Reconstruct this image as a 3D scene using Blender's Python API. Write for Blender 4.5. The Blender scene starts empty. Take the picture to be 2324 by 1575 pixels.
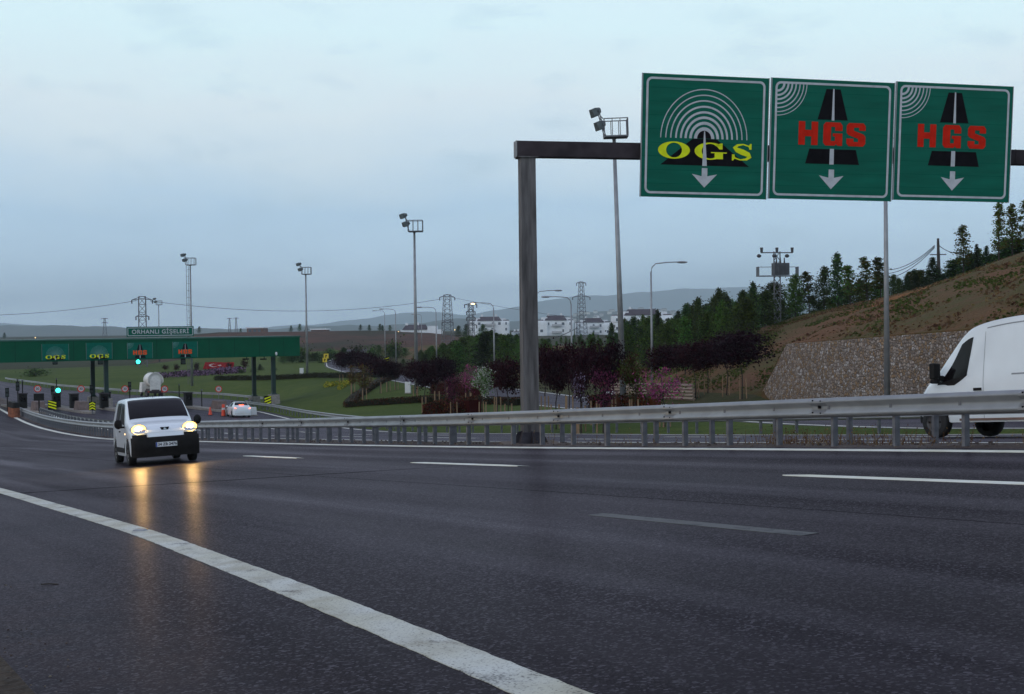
import bpy, bmesh, math, random
from math import sin, cos, pi, radians, sqrt
from mathutils import Vector, Matrix
random.seed(7)
SC = bpy.context.scene
COL = SC.collection

# ------------------------------------------------------------------ camera
F, CX, CY = 2800.0, 1161.5, 787.5          # focal length and centre in pixels of a 2323 x 1575 picture
EYE = 1.3
cam_d = bpy.data.cameras.new("camera"); cam = bpy.data.objects.new("camera", cam_d); COL.objects.link(cam)
cam_d.sensor_fit = 'HORIZONTAL'; cam_d.sensor_width = 36; cam_d.lens = 36 * F / 2323.0
cam_d.clip_start = .1; cam_d.clip_end = 30000
CAMROT = Matrix.Rotation(radians(90 - .87), 3, 'X') @ Matrix.Rotation(radians(-.73), 3, 'Z')
cam.matrix_world = Matrix.Translation((0, 0, EYE)) @ CAMROT.to_4x4()
SC.camera = cam
# ------------------------------------------------------------------ sky and sun (dusk under thin cloud)
w = bpy.data.worlds.new("World"); SC.world = w; w.use_nodes = True
wt = w.node_tree; wt.nodes.clear()
def wn(t, **k):
    n = wt.nodes.new(t)
    for a, b in k.items(): setattr(n, a, b)
    return n
SUN_EL, SUN_AZ = radians(4), radians(250)
sky = wn('ShaderNodeTexSky', sky_type='NISHITA'); sky.sun_disc = False
sky.sun_elevation = SUN_EL; sky.sun_rotation = SUN_AZ; sky.dust_density = 2.5
tc = wn('ShaderNodeTexCoord'); sep = wn('ShaderNodeSeparateXYZ'); wt.links.new(tc.outputs['Generated'], sep.inputs[0])
ramp = wn('ShaderNodeValToRGB')
els = ramp.color_ramp.elements
els[0].position = 0.0; els[0].color = (1.05, 1.35, 1.66, 1)
els[1].position = 1.0; els[1].color = (.40, .43, .64, 1)
for pos, c in ((.05, (.60, .84, 1.08)), (.095, (.50, .72, .95)), (.14, (.66, .81, .94)), (.18, (.75, .87, .95)), (.23, (.74, .95, 1.02)), (.36, (.72, .88, 1.0)), (.6, (.47, .52, .72))):
    e = els.new(pos); e.color = (*c, 1)
# cloud structure: soft wisps, stretched along the horizon
mp = wn('ShaderNodeMapping'); mp.inputs['Scale'].default_value = (1.0, 1.0, 3.2); wt.links.new(tc.outputs['Generated'], mp.inputs[0])
n1 = wn('ShaderNodeTexNoise'); n1.inputs['Scale'].default_value = 5.5; n1.inputs['Detail'].default_value = 7; n1.inputs['Roughness'].default_value = .55
wt.links.new(mp.outputs[0], n1.inputs['Vector'])
# the bright bank of cloud has a ragged lower edge
ma = wn('ShaderNodeMath', operation='MULTIPLY_ADD'); ma.inputs[1].default_value = .085; wt.links.new(n1.outputs['Fac'], ma.inputs[0])
sb = wn('ShaderNodeMath', operation='SUBTRACT'); sb.inputs[1].default_value = .0425; wt.links.new(sep.outputs['Z'], sb.inputs[0])
wt.links.new(sb.outputs[0], ma.inputs[2]); wt.links.new(ma.outputs[0], ramp.inputs[0])
n2 = wn('ShaderNodeTexNoise'); n2.inputs['Scale'].default_value = 13; n2.inputs['Detail'].default_value = 6; wt.links.new(mp.outputs[0], n2.inputs['Vector'])
cr = wn('ShaderNodeMapRange'); cr.inputs['From Min'].default_value = .56; cr.inputs['From Max'].default_value = .74; cr.inputs['To Max'].default_value = .32
wt.links.new(n2.outputs['Fac'], cr.inputs[0])
mx = wn('ShaderNodeMixRGB'); mx.inputs[2].default_value = (.42, .60, .74, 1); wt.links.new(cr.outputs[0], mx.inputs[0]); wt.links.new(ramp.outputs[0], mx.inputs[1])
bg1 = wn('ShaderNodeBackground'); bg1.inputs[1].default_value = .05; wt.links.new(sky.outputs[0], bg1.inputs[0])
bg2 = wn('ShaderNodeBackground'); bg2.inputs[1].default_value = 1.0; wt.links.new(mx.outputs[0], bg2.inputs[0])
ad = wn('ShaderNodeAddShader'); wt.links.new(bg1.outputs[0], ad.inputs[0]); wt.links.new(bg2.outputs[0], ad.inputs[1])
wo = wn('ShaderNodeOutputWorld'); wt.links.new(ad.outputs[0], wo.inputs[0])
sl = bpy.data.lights.new("sun", 'SUN'); sl.energy = .35; sl.angle = radians(25); sl.color = (1, .93, .86)
so = bpy.data.objects.new("sun", sl); COL.objects.link(so)
so.rotation_euler = (radians(58), 0, radians(-42))
SC.view_settings.view_transform = 'Standard'; SC.view_settings.look = 'None'; SC.view_settings.gamma = 1
SC.view_settings.exposure = 0.0
cy = SC.cycles; cy.use_denoising = True; cy.max_bounces = 5; cy.diffuse_bounces = 2; cy.glossy_bounces = 3
cy.transmission_bounces = 3; cy.transparent_max_bounces = 8; cy.volume_bounces = 0; cy.sample_clamp_indirect = 6

# ------------------------------------------------------------------ helpers: pixels, ground
def ray(x, y):
    return CAMROT @ Vector(((x - CX) / F, -(y - CY) / F, -1))
def at(x, y, Z):
    d = ray(x, y); return Vector((0, 0, EYE)) + d * (Z / d.y)
def proj(P):
    q = CAMROT.transposed() @ (Vector(P) - Vector((0, 0, EYE)))
    return CX + F * q.x / -q.z, CY - F * q.y / -q.z
def lerp(a, b, u): return a + (b - a) * u
def sm(a, b, v):
    u = max(0., min(1., (v - a) / (b - a))); return u * u * (3 - 2 * u)
def interp(tab, v):
    if v <= tab[0][0]: 
        (a, A), (b, B) = tab[0], tab[1]
        return A + (B - A) * (v - a) / (b - a) * .0
    for (a, A), (b, B) in zip(tab, tab[1:]):
        if v <= b: return A + (B - A) * (v - a) / (b - a)
    return tab[-1][1]
def smooth_tab(tab, n=4.0):
    def f(v): return (interp(tab, v - n) + 2 * interp(tab, v) + interp(tab, v + n)) / 4
    return f
# road frame: t runs along the motorway (30 degrees left of the view), p to its right
A30 = radians(30); HX, HY = -sin(A30), cos(A30); PX, PY = cos(A30), sin(A30)
def to_pt(X, Y): return PX * X + PY * Y, HX * X + HY * Y
def to_xy(p, t): return p * PX + t * HX, p * PY + t * HY
He = smooth_tab([(-60, -3.3), (0, .92), (11.7, 1.75), (24, 2.66), (34, 3.36), (44, 4.02), (50, 4.41), (67, 5.55), (80, 6.2), (93, 6.7), (108, 7.2), (123, 7.6), (140, 8.0), (160, 8.3), (200, 8.6), (330, 9)])
Pe = smooth_tab([(-60, 14.4), (65, 14.4), (80, 15), (93, 15.5), (108, 16.6), (123, 17.8), (140, 19.2), (160, 20.5), (200, 22), (330, 23)], 8)
Pr = smooth_tab([(-60, 29.7), (28, 29.7), (50, 31), (73, 33.4), (100, 38.5), (128, 44.2), (145, 46), (151, 50), (158, 53.4), (176, 52.4), (183, 47), (191, 43), (217, 37.5), (259, 35.2), (330, 34)], 3)
Pl0 = smooth_tab([(-60, 2), (40, 35), (60, 41.5), (81.6, 47.9), (98.6, 53), (115, 57.5), (140, 64), (164.6, 70.8), (189, 76.6), (225, 88), (260, 101.6), (300, 120), (330, 135)], 6)
def Pl(t): return max(Pl0(t), Pr(t) + 1.4)
Hr = smooth_tab([(-60, -2.2), (0, 1.55), (20, 2.9), (37, 4.0), (60, 5.1), (80, 5.8), (100, 6.1), (115, 6.3), (140, 6.45), (165, 6.6), (190, 6.8), (225, 7), (260, 7), (330, 6.7)])
def Pw(t): return max(32.2 + .336 * t, Pl(t) + 9.5)
def Pc(t): return Pw(t) + 28
Hc = smooth_tab([(-60, -13), (0, -11), (40, -8.2), (62, -5.4), (76, -3.1), (85, -2.26), (99, -1.14), (112, .9), (130, 2.0), (160, 3), (200, 3.5), (330, 4.5)])
def Hw(t): return .5 + (t - 38) * .043
def Hnear(p, t):
    pe, pr, pl = Pe(t), Pr(t), Pl(t)
    if p <= pe: return He(t) + .0217 * (pe - p) if p > -20 else He(t) + .0217 * (pe + 20)
    if p <= pr: return He(t) + .037 * (p - pe)
    h1 = He(t) + .037 * (pr - pe); h2 = Hr(t)
    if p <= pl: return lerp(h1, h2, sm(pr, pl, p) * .6 + .4 * (p - pr) / max(.1, pl - pr))
    if p <= pl + 8: return h2
    pw, pc = Pw(t), Pc(t)
    jump = 1 - sm(55.5, 60.5, t)
    u_ = (p - pl - 8) / (pc - pl - 8)
    hs = lerp(h2, Hc(t), min(1, u_) ** 1.15) if p < pc else Hc(t) + .012 * (p - pc)
    if p <= pw: return lerp(hs, h2, jump)
    ua = min(1, (p - pw) / (pc - pw))
    hj = lerp(Hw(t), Hc(t), ua ** .92) if p < pc else Hc(t) + .012 * (p - pc)
    if p < pw + .45: hj = lerp(h2, Hw(t), (p - pw) / .45)
    return lerp(hs, hj, jump)
def bump(X, Y):
    return .5 * sin(X * .071 + 1) * sin(Y * .053 + .4) + .3 * sin(X * .17 + Y * .11)
LEFT = [(200, 8.8), (260, 8.7), (330, 6.3), (400, 2.8), (460, .2), (700, 1.2), (1200, 1), (2500, 5), (9000, 12), (16000, 14)]
VLEFT = [(200, 8.8), (300, 8.5), (450, 7.5), (800, 5), (1600, 4), (2600, 5), (9000, 12), (16000, 14)]
RIGHT = [(200, 5.5), (300, 5.0), (600, 3.9), (1200, 3), (1800, 4), (9000, 10)]
def Hfar(X, Y):
    a = X / max(Y, 50.)
    wl = 1 - sm(-.09, -.03, a); wv = 1 - sm(-.31, -.24, a)
    h = lerp(interp(RIGHT, Y), interp(LEFT, Y), wl); h = lerp(h, interp(VLEFT, Y), wv)
    return h + bump(X, Y) * sm(260, 420, Y) * (.5 + .6 * sm(600, 1500, Y))
def edge_e(p, t):
    return max(sm(255, 330, t), sm(90, 240, p - Pc(t)), sm(40, 150, -p), sm(0, 30, -t - 30) )
def Hall(X, Y):
    p, t = to_pt(X, Y)
    if t > 330 or t < -60 or p < -150 or p > Pc(t) + 240: return Hfar(X, Y)
    return lerp(Hnear(p, t), Hfar(X, Y), edge_e(p, t))
def gz(X, Y): return EYE - Hall(X, Y)
def foot(x, Z):
    y = 880
    for _ in range(4):
        P = at(x, y, Z); z = gz(P.x, Z); y = proj((P.x, Z, z))[1]
    return Vector((P.x, Z, z))
def foot_pt(p, t):
    X, Y = to_xy(p, t); return Vector((X, Y, gz(X, Y)))
def solve(x, off, lo=20, hi=320):
    """depth at which column x of the view meets the line 'off' metres right of the ramp's left edge"""
    def f(Z):
        P = foot(x, Z); p, t = to_pt(P.x, P.y); return p - (Pl(t) + off)
    a, b = lo, hi
    Z = lo
    while Z < hi and f(Z) < 0: Z += 3
    a, b = Z - 3, Z
    for _ in range(12):
        m = (a + b) / 2
        if f(m) < 0: a = m
        else: b = m
    return b

# ------------------------------------------------------------------ helpers: materials
MATS = {}
def mat(name, col, rough=.6, metal=0., var=.0, scale=3., bump_=0., bscale=None, spec=.5, emit=None, estr=0., rndo=0., rndi=0., stretch=None, coat=0., transl=0.):
    if name in MATS: return MATS[name]
    m = bpy.data.materials.new(name); m.use_nodes = True; nt = m.node_tree; b = nt.nodes['Principled BSDF']
    b.inputs['Base Color'].default_value = (*col, 1); b.inputs['Roughness'].default_value = rough; b.inputs['Metallic'].default_value = metal
    b.inputs['Specular IOR Level'].default_value = spec
    if coat: b.inputs['Coat Weight'].default_value = coat; b.inputs['Coat Roughness'].default_value = .05
    if emit: b.inputs['Emission Color'].default_value = (*emit, 1); b.inputs['Emission Strength'].default_value = estr
    tcn = nt.nodes.new('ShaderNodeTexCoord'); src = tcn.outputs['Object']
    if stretch:
        mp_ = nt.nodes.new('ShaderNodeMapping'); mp_.inputs['Scale'].default_value = stretch; nt.links.new(src, mp_.inputs[0]); src = mp_.outputs[0]
    if var or bump_:
        n = nt.nodes.new('ShaderNodeTexNoise'); n.inputs['Scale'].default_value = scale; n.inputs['Detail'].default_value = 6; nt.links.new(src, n.inputs['Vector'])
    last = None
    if var:
        r = nt.nodes.new('ShaderNodeValToRGB'); e = r.color_ramp.elements
        e[0].position = .3; e[1].position = .7
        e[0].color = (*[c * (1 - var) for c in col], 1); e[1].color = (*[min(1, c * (1 + var)) for c in col], 1)
        nt.links.new(n.outputs['Fac'], r.inputs[0]); last = r.outputs[0]
    def hsv(out, val, fac):
        h = nt.nodes.new('ShaderNodeHueSaturation')
        mrn = nt.nodes.new('ShaderNodeMapRange'); mrn.inputs['To Min'].default_value = 1 - fac; mrn.inputs['To Max'].default_value = 1 + fac
        nt.links.new(val, mrn.inputs[0]); nt.links.new(mrn.outputs[0], h.inputs['Value'])
        mh = nt.nodes.new('ShaderNodeMapRange'); mh.inputs['To Min'].default_value = .5 - fac * .06; mh.inputs['To Max'].default_value = .5 + fac * .06
        nt.links.new(val, mh.inputs[0]); nt.links.new(mh.outputs[0], h.inputs['Hue'])
        if out: nt.links.new(out, h.inputs['Color'])
        else: h.inputs['Color'].default_value = (*col, 1)
        return h.outputs[0]
    if rndo:
        oi = nt.nodes.new('ShaderNodeObjectInfo'); last = hsv(last, oi.outputs['Random'], rndo)
    if rndi:
        ge = nt.nodes.new('ShaderNodeNewGeometry'); last = hsv(last, ge.outputs['Random Per Island'], rndi)
    if last: nt.links.new(last, b.inputs['Base Color'])
    if bump_:
        n2_ = n
        if bscale:
            n2_ = nt.nodes.new('ShaderNodeTexNoise'); n2_.inputs['Scale'].default_value = bscale; n2_.inputs['Detail'].default_value = 5; nt.links.new(src, n2_.inputs['Vector'])
        bp = nt.nodes.new('ShaderNodeBump'); bp.inputs['Strength'].default_value = bump_; bp.inputs['Distance'].default_value = .05
        nt.links.new(n2_.outputs['Fac'], bp.inputs['Height']); nt.links.new(bp.outputs[0], b.inputs['Normal'])
    if transl:
        tr = nt.nodes.new('ShaderNodeBsdfTranslucent'); mxs = nt.nodes.new('ShaderNodeMixShader'); mxs.inputs[0].default_value = transl
        if last: nt.links.new(last, tr.inputs[0])
        else: tr.inputs[0].default_value = (*col, 1)
        nt.links.new(b.outputs[0], mxs.inputs[1]); nt.links.new(tr.outputs[0], mxs.inputs[2])
        nt.links.new(mxs.outputs[0], nt.nodes['Material Output'].inputs[0])
    MATS[name] = m; return m

class Nodes:
    """small wrapper to write node materials briefly"""
    def __init__(s, name):
        s.m = bpy.data.materials.new(name); s.m.use_nodes = True; s.t = s.m.node_tree; s.b = s.t.nodes['Principled BSDF']; MATS[name] = s.m
        s.tc = s.t.nodes.new('ShaderNodeTexCoord'); s.o = s.tc.outputs['Object']
    def n(s, t, ins=None, **k):
        nd = s.t.nodes.new(t)
        for a, b in k.items(): setattr(nd, a, b)
        for a, b in (ins or {}).items():
            if hasattr(b, 'is_linked') or hasattr(b, 'links'): s.t.links.new(b, nd.inputs[a])
            else: nd.inputs[a].default_value = b
        return nd
    def map(s, scale=(1, 1, 1), rot=(0, 0, 0), loc=(0, 0, 0)):
        return s.n('ShaderNodeMapping', {'Vector': s.o, 'Scale': scale, 'Rotation': rot, 'Location': loc}).outputs[0]
    def noise(s, scale, detail=5, vec=None, rough=.5):
        return s.n('ShaderNodeTexNoise', {'Vector': vec or s.o, 'Scale': scale, 'Detail': detail, 'Roughness': rough}).outputs['Fac']
    def mr(s, v, a, b, c=0., d=1.):
        return s.n('ShaderNodeMapRange', {0: v, 1: a, 2: b, 3: c, 4: d}).outputs[0]
    def mth(s, op, a, b=0.):
        return s.n('ShaderNodeMath', {0: a, 1: b}, operation=op).outputs[0]
    def mix(s, f, a, b, bt='MIX'):
        f2 = lambda c: (*c, 1) if isinstance(c, tuple) and len(c) == 3 else c
        return s.n('ShaderNodeMixRGB', {0: f, 1: f2(a), 2: f2(b)}, blend_type=bt).outputs[0]
    def bump(s, h, st=.3, dist=.02):
        bn = s.n('ShaderNodeBump', {'Height': h, 'Strength': st, 'Distance': dist}); s.t.links.new(bn.outputs[0], s.b.inputs['Normal'])
    def set(s, k, v):
        if hasattr(v, 'links'): s.t.links.new(v, s.b.inputs[k])
        else: s.b.inputs[k].default_value = v

def asphalt(name, base, seams):
    s = Nodes(name)
    sp = s.n('ShaderNodeSeparateXYZ', {0: s.o}); px, ty = sp.outputs[0], sp.outputs[1]
    big = s.noise(.35, 4); streak = s.noise(1.0, 5, s.map((1.1, .035, 1))); fine = s.noise(95, 3); mid = s.noise(9, 4)
    vo = s.n('ShaderNodeTexVoronoi', {'Vector': s.o, 'Scale': 62.}); rnd = s.n('ShaderNodeSeparateColor', {0: vo.outputs['Color']}).outputs[0]
    c = s.mix(s.mr(streak, .35, .65), tuple(b * .72 for b in base), tuple(b * 1.3 for b in base))
    c = s.mix(s.mr(big, .35, .7, 0, .5), c, tuple(b * .7 for b in base))
    c = s.mix(s.mr(fine, .42, .58, 0, .85), c, tuple(b * .28 for b in base))
    c = s.mix(s.mth('MULTIPLY', s.mr(rnd, .74, .97, 0, .75), s.mr(streak, .38, .62, 1., .35)), c, (base[0] * 4.2, base[1] * 4.5, base[2] * 4.3))
    c = s.mix(s.mr(mid, .45, .75, 0, .35), c, tuple(b * .6 for b in base))
    if seams:
        wob = s.mth('MULTIPLY', s.mth('SUBTRACT', s.noise(2.2, 5), .5), .22)
        # joint across the carriageway
        tj = s.mth('ABSOLUTE', s.mth('ADD', s.mth('SUBTRACT', s.mth('ADD', ty, s.mth('MULTIPLY', px, .72)), 26.4), wob))
        j = s.mth('MULTIPLY', s.mr(tj, .05, .17, 1, 0), s.mr(px, 8.5, 10, .8, .1))
        c = s.mix(j, c, tuple(b * .12 for b in base))
        # lengthwise paving seam
        pj = s.mth('ABSOLUTE', s.mth('ADD', s.mth('SUBTRACT', px, 7.75), s.mth('MULTIPLY', wob, .35)))
        pjm = s.mr(pj, .008, .030, .62, 0); c = s.mix(pjm, c, tuple(b * .14 for b in base))
        # worn, polished wheel paths
        wp = None
        for q in (4.1, 5.7, 8.7, 11.3, 12.6):
            g = s.mr(s.mth('ABSOLUTE', s.mth('SUBTRACT', px, q)), .15, .55, 1, 0)
            wp = g if wp is None else s.mth('MAXIMUM', wp, g)
        wp = s.mth('MULTIPLY', wp, s.mr(streak, .3, .6))
        c = s.mix(s.mth('MULTIPLY', wp, .35), c, (base[0] * 1.5, base[1] * 1.55, base[2] * 1.7))
        for q in (4.85, 8.35, 12.0):   # oil drips along the middle of each lane
            g = s.mth('MULTIPLY', s.mr(s.mth('ABSOLUTE', s.mth('SUBTRACT', px, q)), .05, .5, 1, 0), s.mr(s.noise(1.0, 6, s.map((2.2, .12, 1))), .42, .66)); c = s.mix(s.mth('MULTIPLY', g, .55), c, tuple(b * .4 for b in base))
        # scuffed grit on the hard shoulder
        sh = s.mth('MULTIPLY', s.mr(px, 1.1, 2.6, 1, 0), s.mr(s.noise(3.0, 6), .4, .65))
        c = s.mix(s.mth('MULTIPLY', sh, .6), c, (base[0] * 1.5, base[1] * 1.25, base[2] * 1.05))
    s.set('Base Color', c); s.set('Roughness', .9)
    s.bump(s.mth('ADD', fine, s.mth('MULTIPLY', rnd, .5)), .30, .008)
    s.set('Specular IOR Level', 0.)
    gl = s.n('ShaderNodeBsdfGlossy', {0: (.97, .88, .95, 1), 1: s.mr(big, .3, .7, .36, .28)})
    lw = s.n('ShaderNodeLayerWeight', {0: .5}).outputs['Facing']
    fac = s.mth('MULTIPLY', s.mth('ADD', s.mth('MULTIPLY', s.mth('POWER', lw, 5.), .115), .006), s.mth('MULTIPLY', s.mr(streak, .3, .7, .72, 1.28), s.mth('ADD', s.mr(fine, .38, .62, .5, 1.25), s.mr(rnd, .6, 1., 0, .55))))
    if seams: fac = s.mth('MULTIPLY', s.mth('MULTIPLY', fac, s.mth('ADD', s.mth('MULTIPLY', wp, .35), 1.)), s.mth('SUBTRACT', 1., s.mth('MULTIPLY', s.mth('MAXIMUM', j, pjm), .85)))
    ms = s.n('ShaderNodeMixShader', {0: fac}); s.t.links.new(s.b.outputs[0], ms.inputs[1]); s.t.links.new(gl.outputs[0], ms.inputs[2])
    s.t.links.new(ms.outputs[0], s.t.nodes['Material Output'].inputs[0])
    return s.m

def paint_line(name, wear, k0=1.):
    s = Nodes(name)
    a = s.noise(7, 7, s.map((1, .5, 1))); f = s.noise(70, 5); g = s.noise(1.6, 4)
    k = s.mth('ADD', s.mth('ADD', a, s.mth('MULTIPLY', f, .5)), s.mth('MULTIPLY', g, .35))
    worn = s.mr(k, 1.36 - wear, 1.16 - wear * 1.15)
    c = s.mix(s.mr(g, .35, .65), tuple(k0 * q for q in (.64, .63, .50)), tuple(k0 * q for q in (.74, .76, .70)))
    c = s.mix(s.mr(a, .5, .72, 0, .45), c, tuple(k0 * q for q in (.42, .40, .33)))
    c = s.mix(s.mth('MULTIPLY', worn, .93 if wear > .2 else 1.), (.032, .031, .037), c) if wear > .0 and wear < .2 else (s.mix(s.mth('MAXIMUM', worn, .935), c, (.032, .031, .037)) if wear > .2 else c)
    if k0 < 1:
        c = s.mix(s.mr(s.noise(2.3, 5), .5, .68, 0, .55), c, (.27, .235, .15)); c = s.mix(s.mr(f, .56, .66, 0, .7), c, (.06, .055, .055))
    s.set('Base Color', c); s.set('Roughness', .7); s.bump(f, .3, .006)
    return s.m

def stone_mat():
    s = Nodes('rubble_stone')
    vec = s.map((1.0, 1.0, 1.15))
    vo = s.n('ShaderNodeTexVoronoi', {'Vector': vec, 'Scale': 5.4, 'Randomness': .95}, feature='F1')
    ed = s.n('ShaderNodeTexVoronoi', {'Vector': vec, 'Scale': 5.4, 'Randomness': .95}, feature='DISTANCE_TO_EDGE').outputs['Distance']
    sc_ = s.n('ShaderNodeSeparateColor', {0: vo.outputs['Color']})
    c = s.mix(s.mr(sc_.outputs[0], .15, .85), (.235, .175, .135), (.47, .39, .33))
    c = s.mix(s.mr(sc_.outputs[1], .72, .9), c, (.55, .50, .47)); c = s.mix(s.mr(sc_.outputs[2], .6, .85, 0, .9), c, (.33, .20, .09))
    c = s.mix(s.mr(s.noise(18, 5), .3, .7, 0, .4), c, (.14, .11, .09))
    c = s.mix(s.mr(ed, .02, .10, .85, 0), c, (.11, .085, .07))
    s.set('Base Color', c); s.set('Roughness', .85); s.bump(s.mr(ed, 0, .2), .9, .12)
    return s.m

def ground_mat(name, a, b, c3, sc=1., thr=(.45, .62), rough=.95, far=False):
    s = Nodes(name)
    n1_ = s.noise(.09 * sc, 6); n2_ = s.noise(.8 * sc, 6); n3_ = s.noise(7 * sc, 4)
    c = s.mix(s.mr(n2_, .35, .65), a, b)
    c = s.mix(s.mr(n1_, thr[0], thr[1]), c, c3)
    c = s.mix(s.mr(n3_, .35, .7, 0, .55), c, tuple(x * .45 for x in a))
    if name == 'dry_hillside':   # a bare orange scar below the crest
        d = s.n('ShaderNodeVectorMath', {0: s.map((.55, .16, 0), loc=(-.55 * 83, -.16 * 77, 0))}, operation='LENGTH').outputs['Value']
        c = s.mix(s.mth('MULTIPLY', s.mr(s.mth('ADD', d, s.mth('MULTIPLY', n2_, .9)), 1.1, 1.35, 1, 0), .85), c, (.26, .11, .04))
    s.set('Base Color', c); s.set('Roughness', rough); s.set('Specular IOR Level', .12)
    s.bump(s.mth('ADD', n2_, s.mth('MULTIPLY', n3_, .6)), .8, .25)
    return s.m

M_ASPH = asphalt('asphalt', (.0205, .0172, .0215), True)
M_ASPH2 = asphalt('old_asphalt', (.034, .031, .042), False)
M_LINE = paint_line('white_paint', .0); M_WORN = paint_line('worn_white_paint', .10, .74); M_FAINT = paint_line('faded_white_paint', .30)
M_STONE = stone_mat()
M_LAWN = ground_mat('lawn_grass', (.062, .096, .014), (.092, .120, .022), (.055, .086, .014), 1.)
M_HILL = ground_mat('dry_hillside', (.125, .076, .035), (.085, .085, .026), (.165, .083, .042), 1.1, (.46, .58))
M_GRAVEL = ground_mat('gravel', (.13, .105, .095), (.19, .165, .15), (.10, .075, .065), 3.)
M_VERGE = ground_mat('verge_grass', (.048, .062, .018), (.085, .07, .03), (.06, .05, .025), 1.)
M_DIRT = ground_mat('dirt', (.075, .06, .048), (.11, .09, .07), (.05, .04, .032), 2.)
M_FIELD = ground_mat('far_field', (.042, .050, .022), (.072, .058, .040), (.036, .044, .020), .12, (.42, .6), far=True)
M_EARTH = ground_mat('bare_earth', (.075, .038, .030), (.12, .058, .040), (.042, .040, .024), .3, (.46, .6))
M_RIDGE = ground_mat('distant_hill', (.05, .06, .04), (.085, .075, .055), (.04, .05, .03), .02)
M_WHITE = mat('white_car_paint', (.74, .79, .82), .25, var=.03, scale=2, coat=.6)
M_GLASS = mat('dark_glass', (.006, .005, .006), .12, spec=.22, var=.2, scale=2)
M_BLACK = mat('black_plastic', (.012, .011, .011), .6, spec=.15, var=.3, scale=8)
M_TYRE = mat('tyre_rubber', (.014, .014, .015), .8, var=.3, scale=20, bump_=.2, bscale=60)
M_RIM = mat('wheel_rim', (.20, .20, .21), .4, .7, var=.2, scale=9)
M_GALV = mat('galvanised_steel', (.27, .28, .29), .5, .45, var=.16, scale=2.2, bump_=.06, bscale=40)
M_POST = mat('guardrail_post_steel', (.15, .155, .175), .55, .4, var=.3, scale=6)
M_DSTEEL = mat('dark_gantry_steel', (.040, .032, .036),   .75, .0, spec=.12, var=.45, scale=2.2, bump_=.1, bscale=30)
M_GPOST = mat('weathered_gantry_steel', (.105, .098, .098), .7, .0, spec=.2, var=.5, scale=3.0, bump_=.15, bscale=25, stretch=(3, 3, .35))
M_GREEN = mat('sign_green', (.002, .112, .072), .6, spec=.15, var=.16, scale=1.6, stretch=(.4, 1, 3))
M_GREEN2 = mat('sign_green_bright', (.004, .125, .088), .7, spec=.06, var=.15, scale=3)
M_CANOPY = mat('canopy_green', (.001, .085, .042), .6, spec=.12, var=.12, scale=.8)
M_REFL = mat('sign_white_sheeting', (.50, .51, .53), .7, spec=.06, var=.12, scale=5)
M_SBLACK = mat('sign_black', (.008, .007, .009), .7, spec=.06, var=.3, scale=5)
M_RED = mat('sign_red', (.56, .020, .008), .7, spec=.06, var=.12, scale=6)
M_ORED = mat('sign_orange_red', (.85, .10, .02), .7, spec=.06, var=.1, scale=6)
M_YEL = mat('sign_yellow', (.72, .78, .02), .7, spec=.06, var=.08, scale=6)
M_CONC = mat('concrete', (.26, .24, .22), .85, var=.25, scale=4, bump_=.2, bscale=20)
M_CABW = mat('white_cabinet', (.66, .68, .68), .5, var=.06, scale=5)
M_LAT = mat('lattice_steel', (.13, .135, .15), .55, .4, var=.25, scale=2)
M_WIRE = mat('wire', (.05, .05, .055), .6, var=.2, scale=1)
M_BARK = mat('bark', (.035, .027, .022), .9, var=.4, scale=14, bump_=.4, bscale=30)
M_STAKE = mat('wooden_stake', (.26, .17, .10), .8, var=.3, scale=9, stretch=(4, 4, .6))
M_PLUM = mat('plum_leaf', (.022, .0045, .010), .6, rndi=.55, rndo=.3, spec=.08, transl=.2)
M_LEAF = mat('green_leaf', (.068, .108, .020), .6, rndi=.5, rndo=.6, spec=.08, transl=.25)
M_PINE = mat('conifer_needle', (.022, .040, .014), .7, rndi=.5, rndo=.5, spec=.2, transl=.12)
M_YLEAF = mat('yellowing_leaf', (.085, .07, .015), .6, rndi=.5, rndo=.25, spec=.08, transl=.3)
M_RLEAF = mat('reddish_leaf', (.06, .022, .012), .6, rndi=.5, rndo=.3, spec=.08, transl=.25)
M_HEDGER = mat('red_hedge_leaf', (.085, .020, .010), .6, rndi=.6, spec=.08, transl=.2)
M_HEDGED = mat('dark_hedge_leaf', (.022, .024, .010), .6, rndi=.6, spec=.08, transl=.2)
M_MAG = mat('magenta_blossom', (.32, .06, .18), .6, rndi=.5, spec=.2, transl=.3)
M_MAGD = mat('deep_magenta_blossom', (.12, .018, .06), .6, rndi=.5, spec=.2, transl=.3)
M_WBLO = mat('white_blossom', (.40, .40, .36), .6, rndi=.4, spec=.2, transl=.3)
M_LAV = mat('lavender_blossom', (.16, .10, .17), .7, rndi=.6, spec=.1, transl=.2)
M_FRED = mat('red_flowers', (.34, .012, .025), .7, rndi=.4, spec=.1)
M_FWHITE = mat('white_flowers', (.6, .58, .56), .7, rndi=.3, spec=.1)
M_FYEL = mat('yellow_flowers', (.34, .30, .03), .7, rndi=.4, spec=.1)
M_WALLW = mat('white_render_wall', (.74, .77, .80), .8, var=.06, scale=.6)
M_ROOF = mat('dark_roof_tile', (.055, .042, .050), .8, var=.25, scale=1.5)
M_WIN = mat('window_dark', (.11, .13, .16), .2, var=.3, scale=1)
M_BRICK = mat('brown_wall', (.17, .10, .08), .85, var=.2, scale=2)
M_CONE = mat('traffic_orange', (.72, .07, .03), .5, var=.12, scale=8)
M_TANK = mat('tank_white', (.70, .68, .64), .4, var=.12, scale=3)
M_CHASSIS = mat('truck_chassis', (.05, .035, .035), .7, var=.4, scale=6)
M_LOG = mat('weathered_timber', (.24, .185, .14), .85, var=.35, scale=5, stretch=(.5, 3, 3))
M_HEAD = mat('lit_headlamp', (.9, .85, .7), .2, emit=(1.0, .64, .20), estr=1700)
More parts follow.
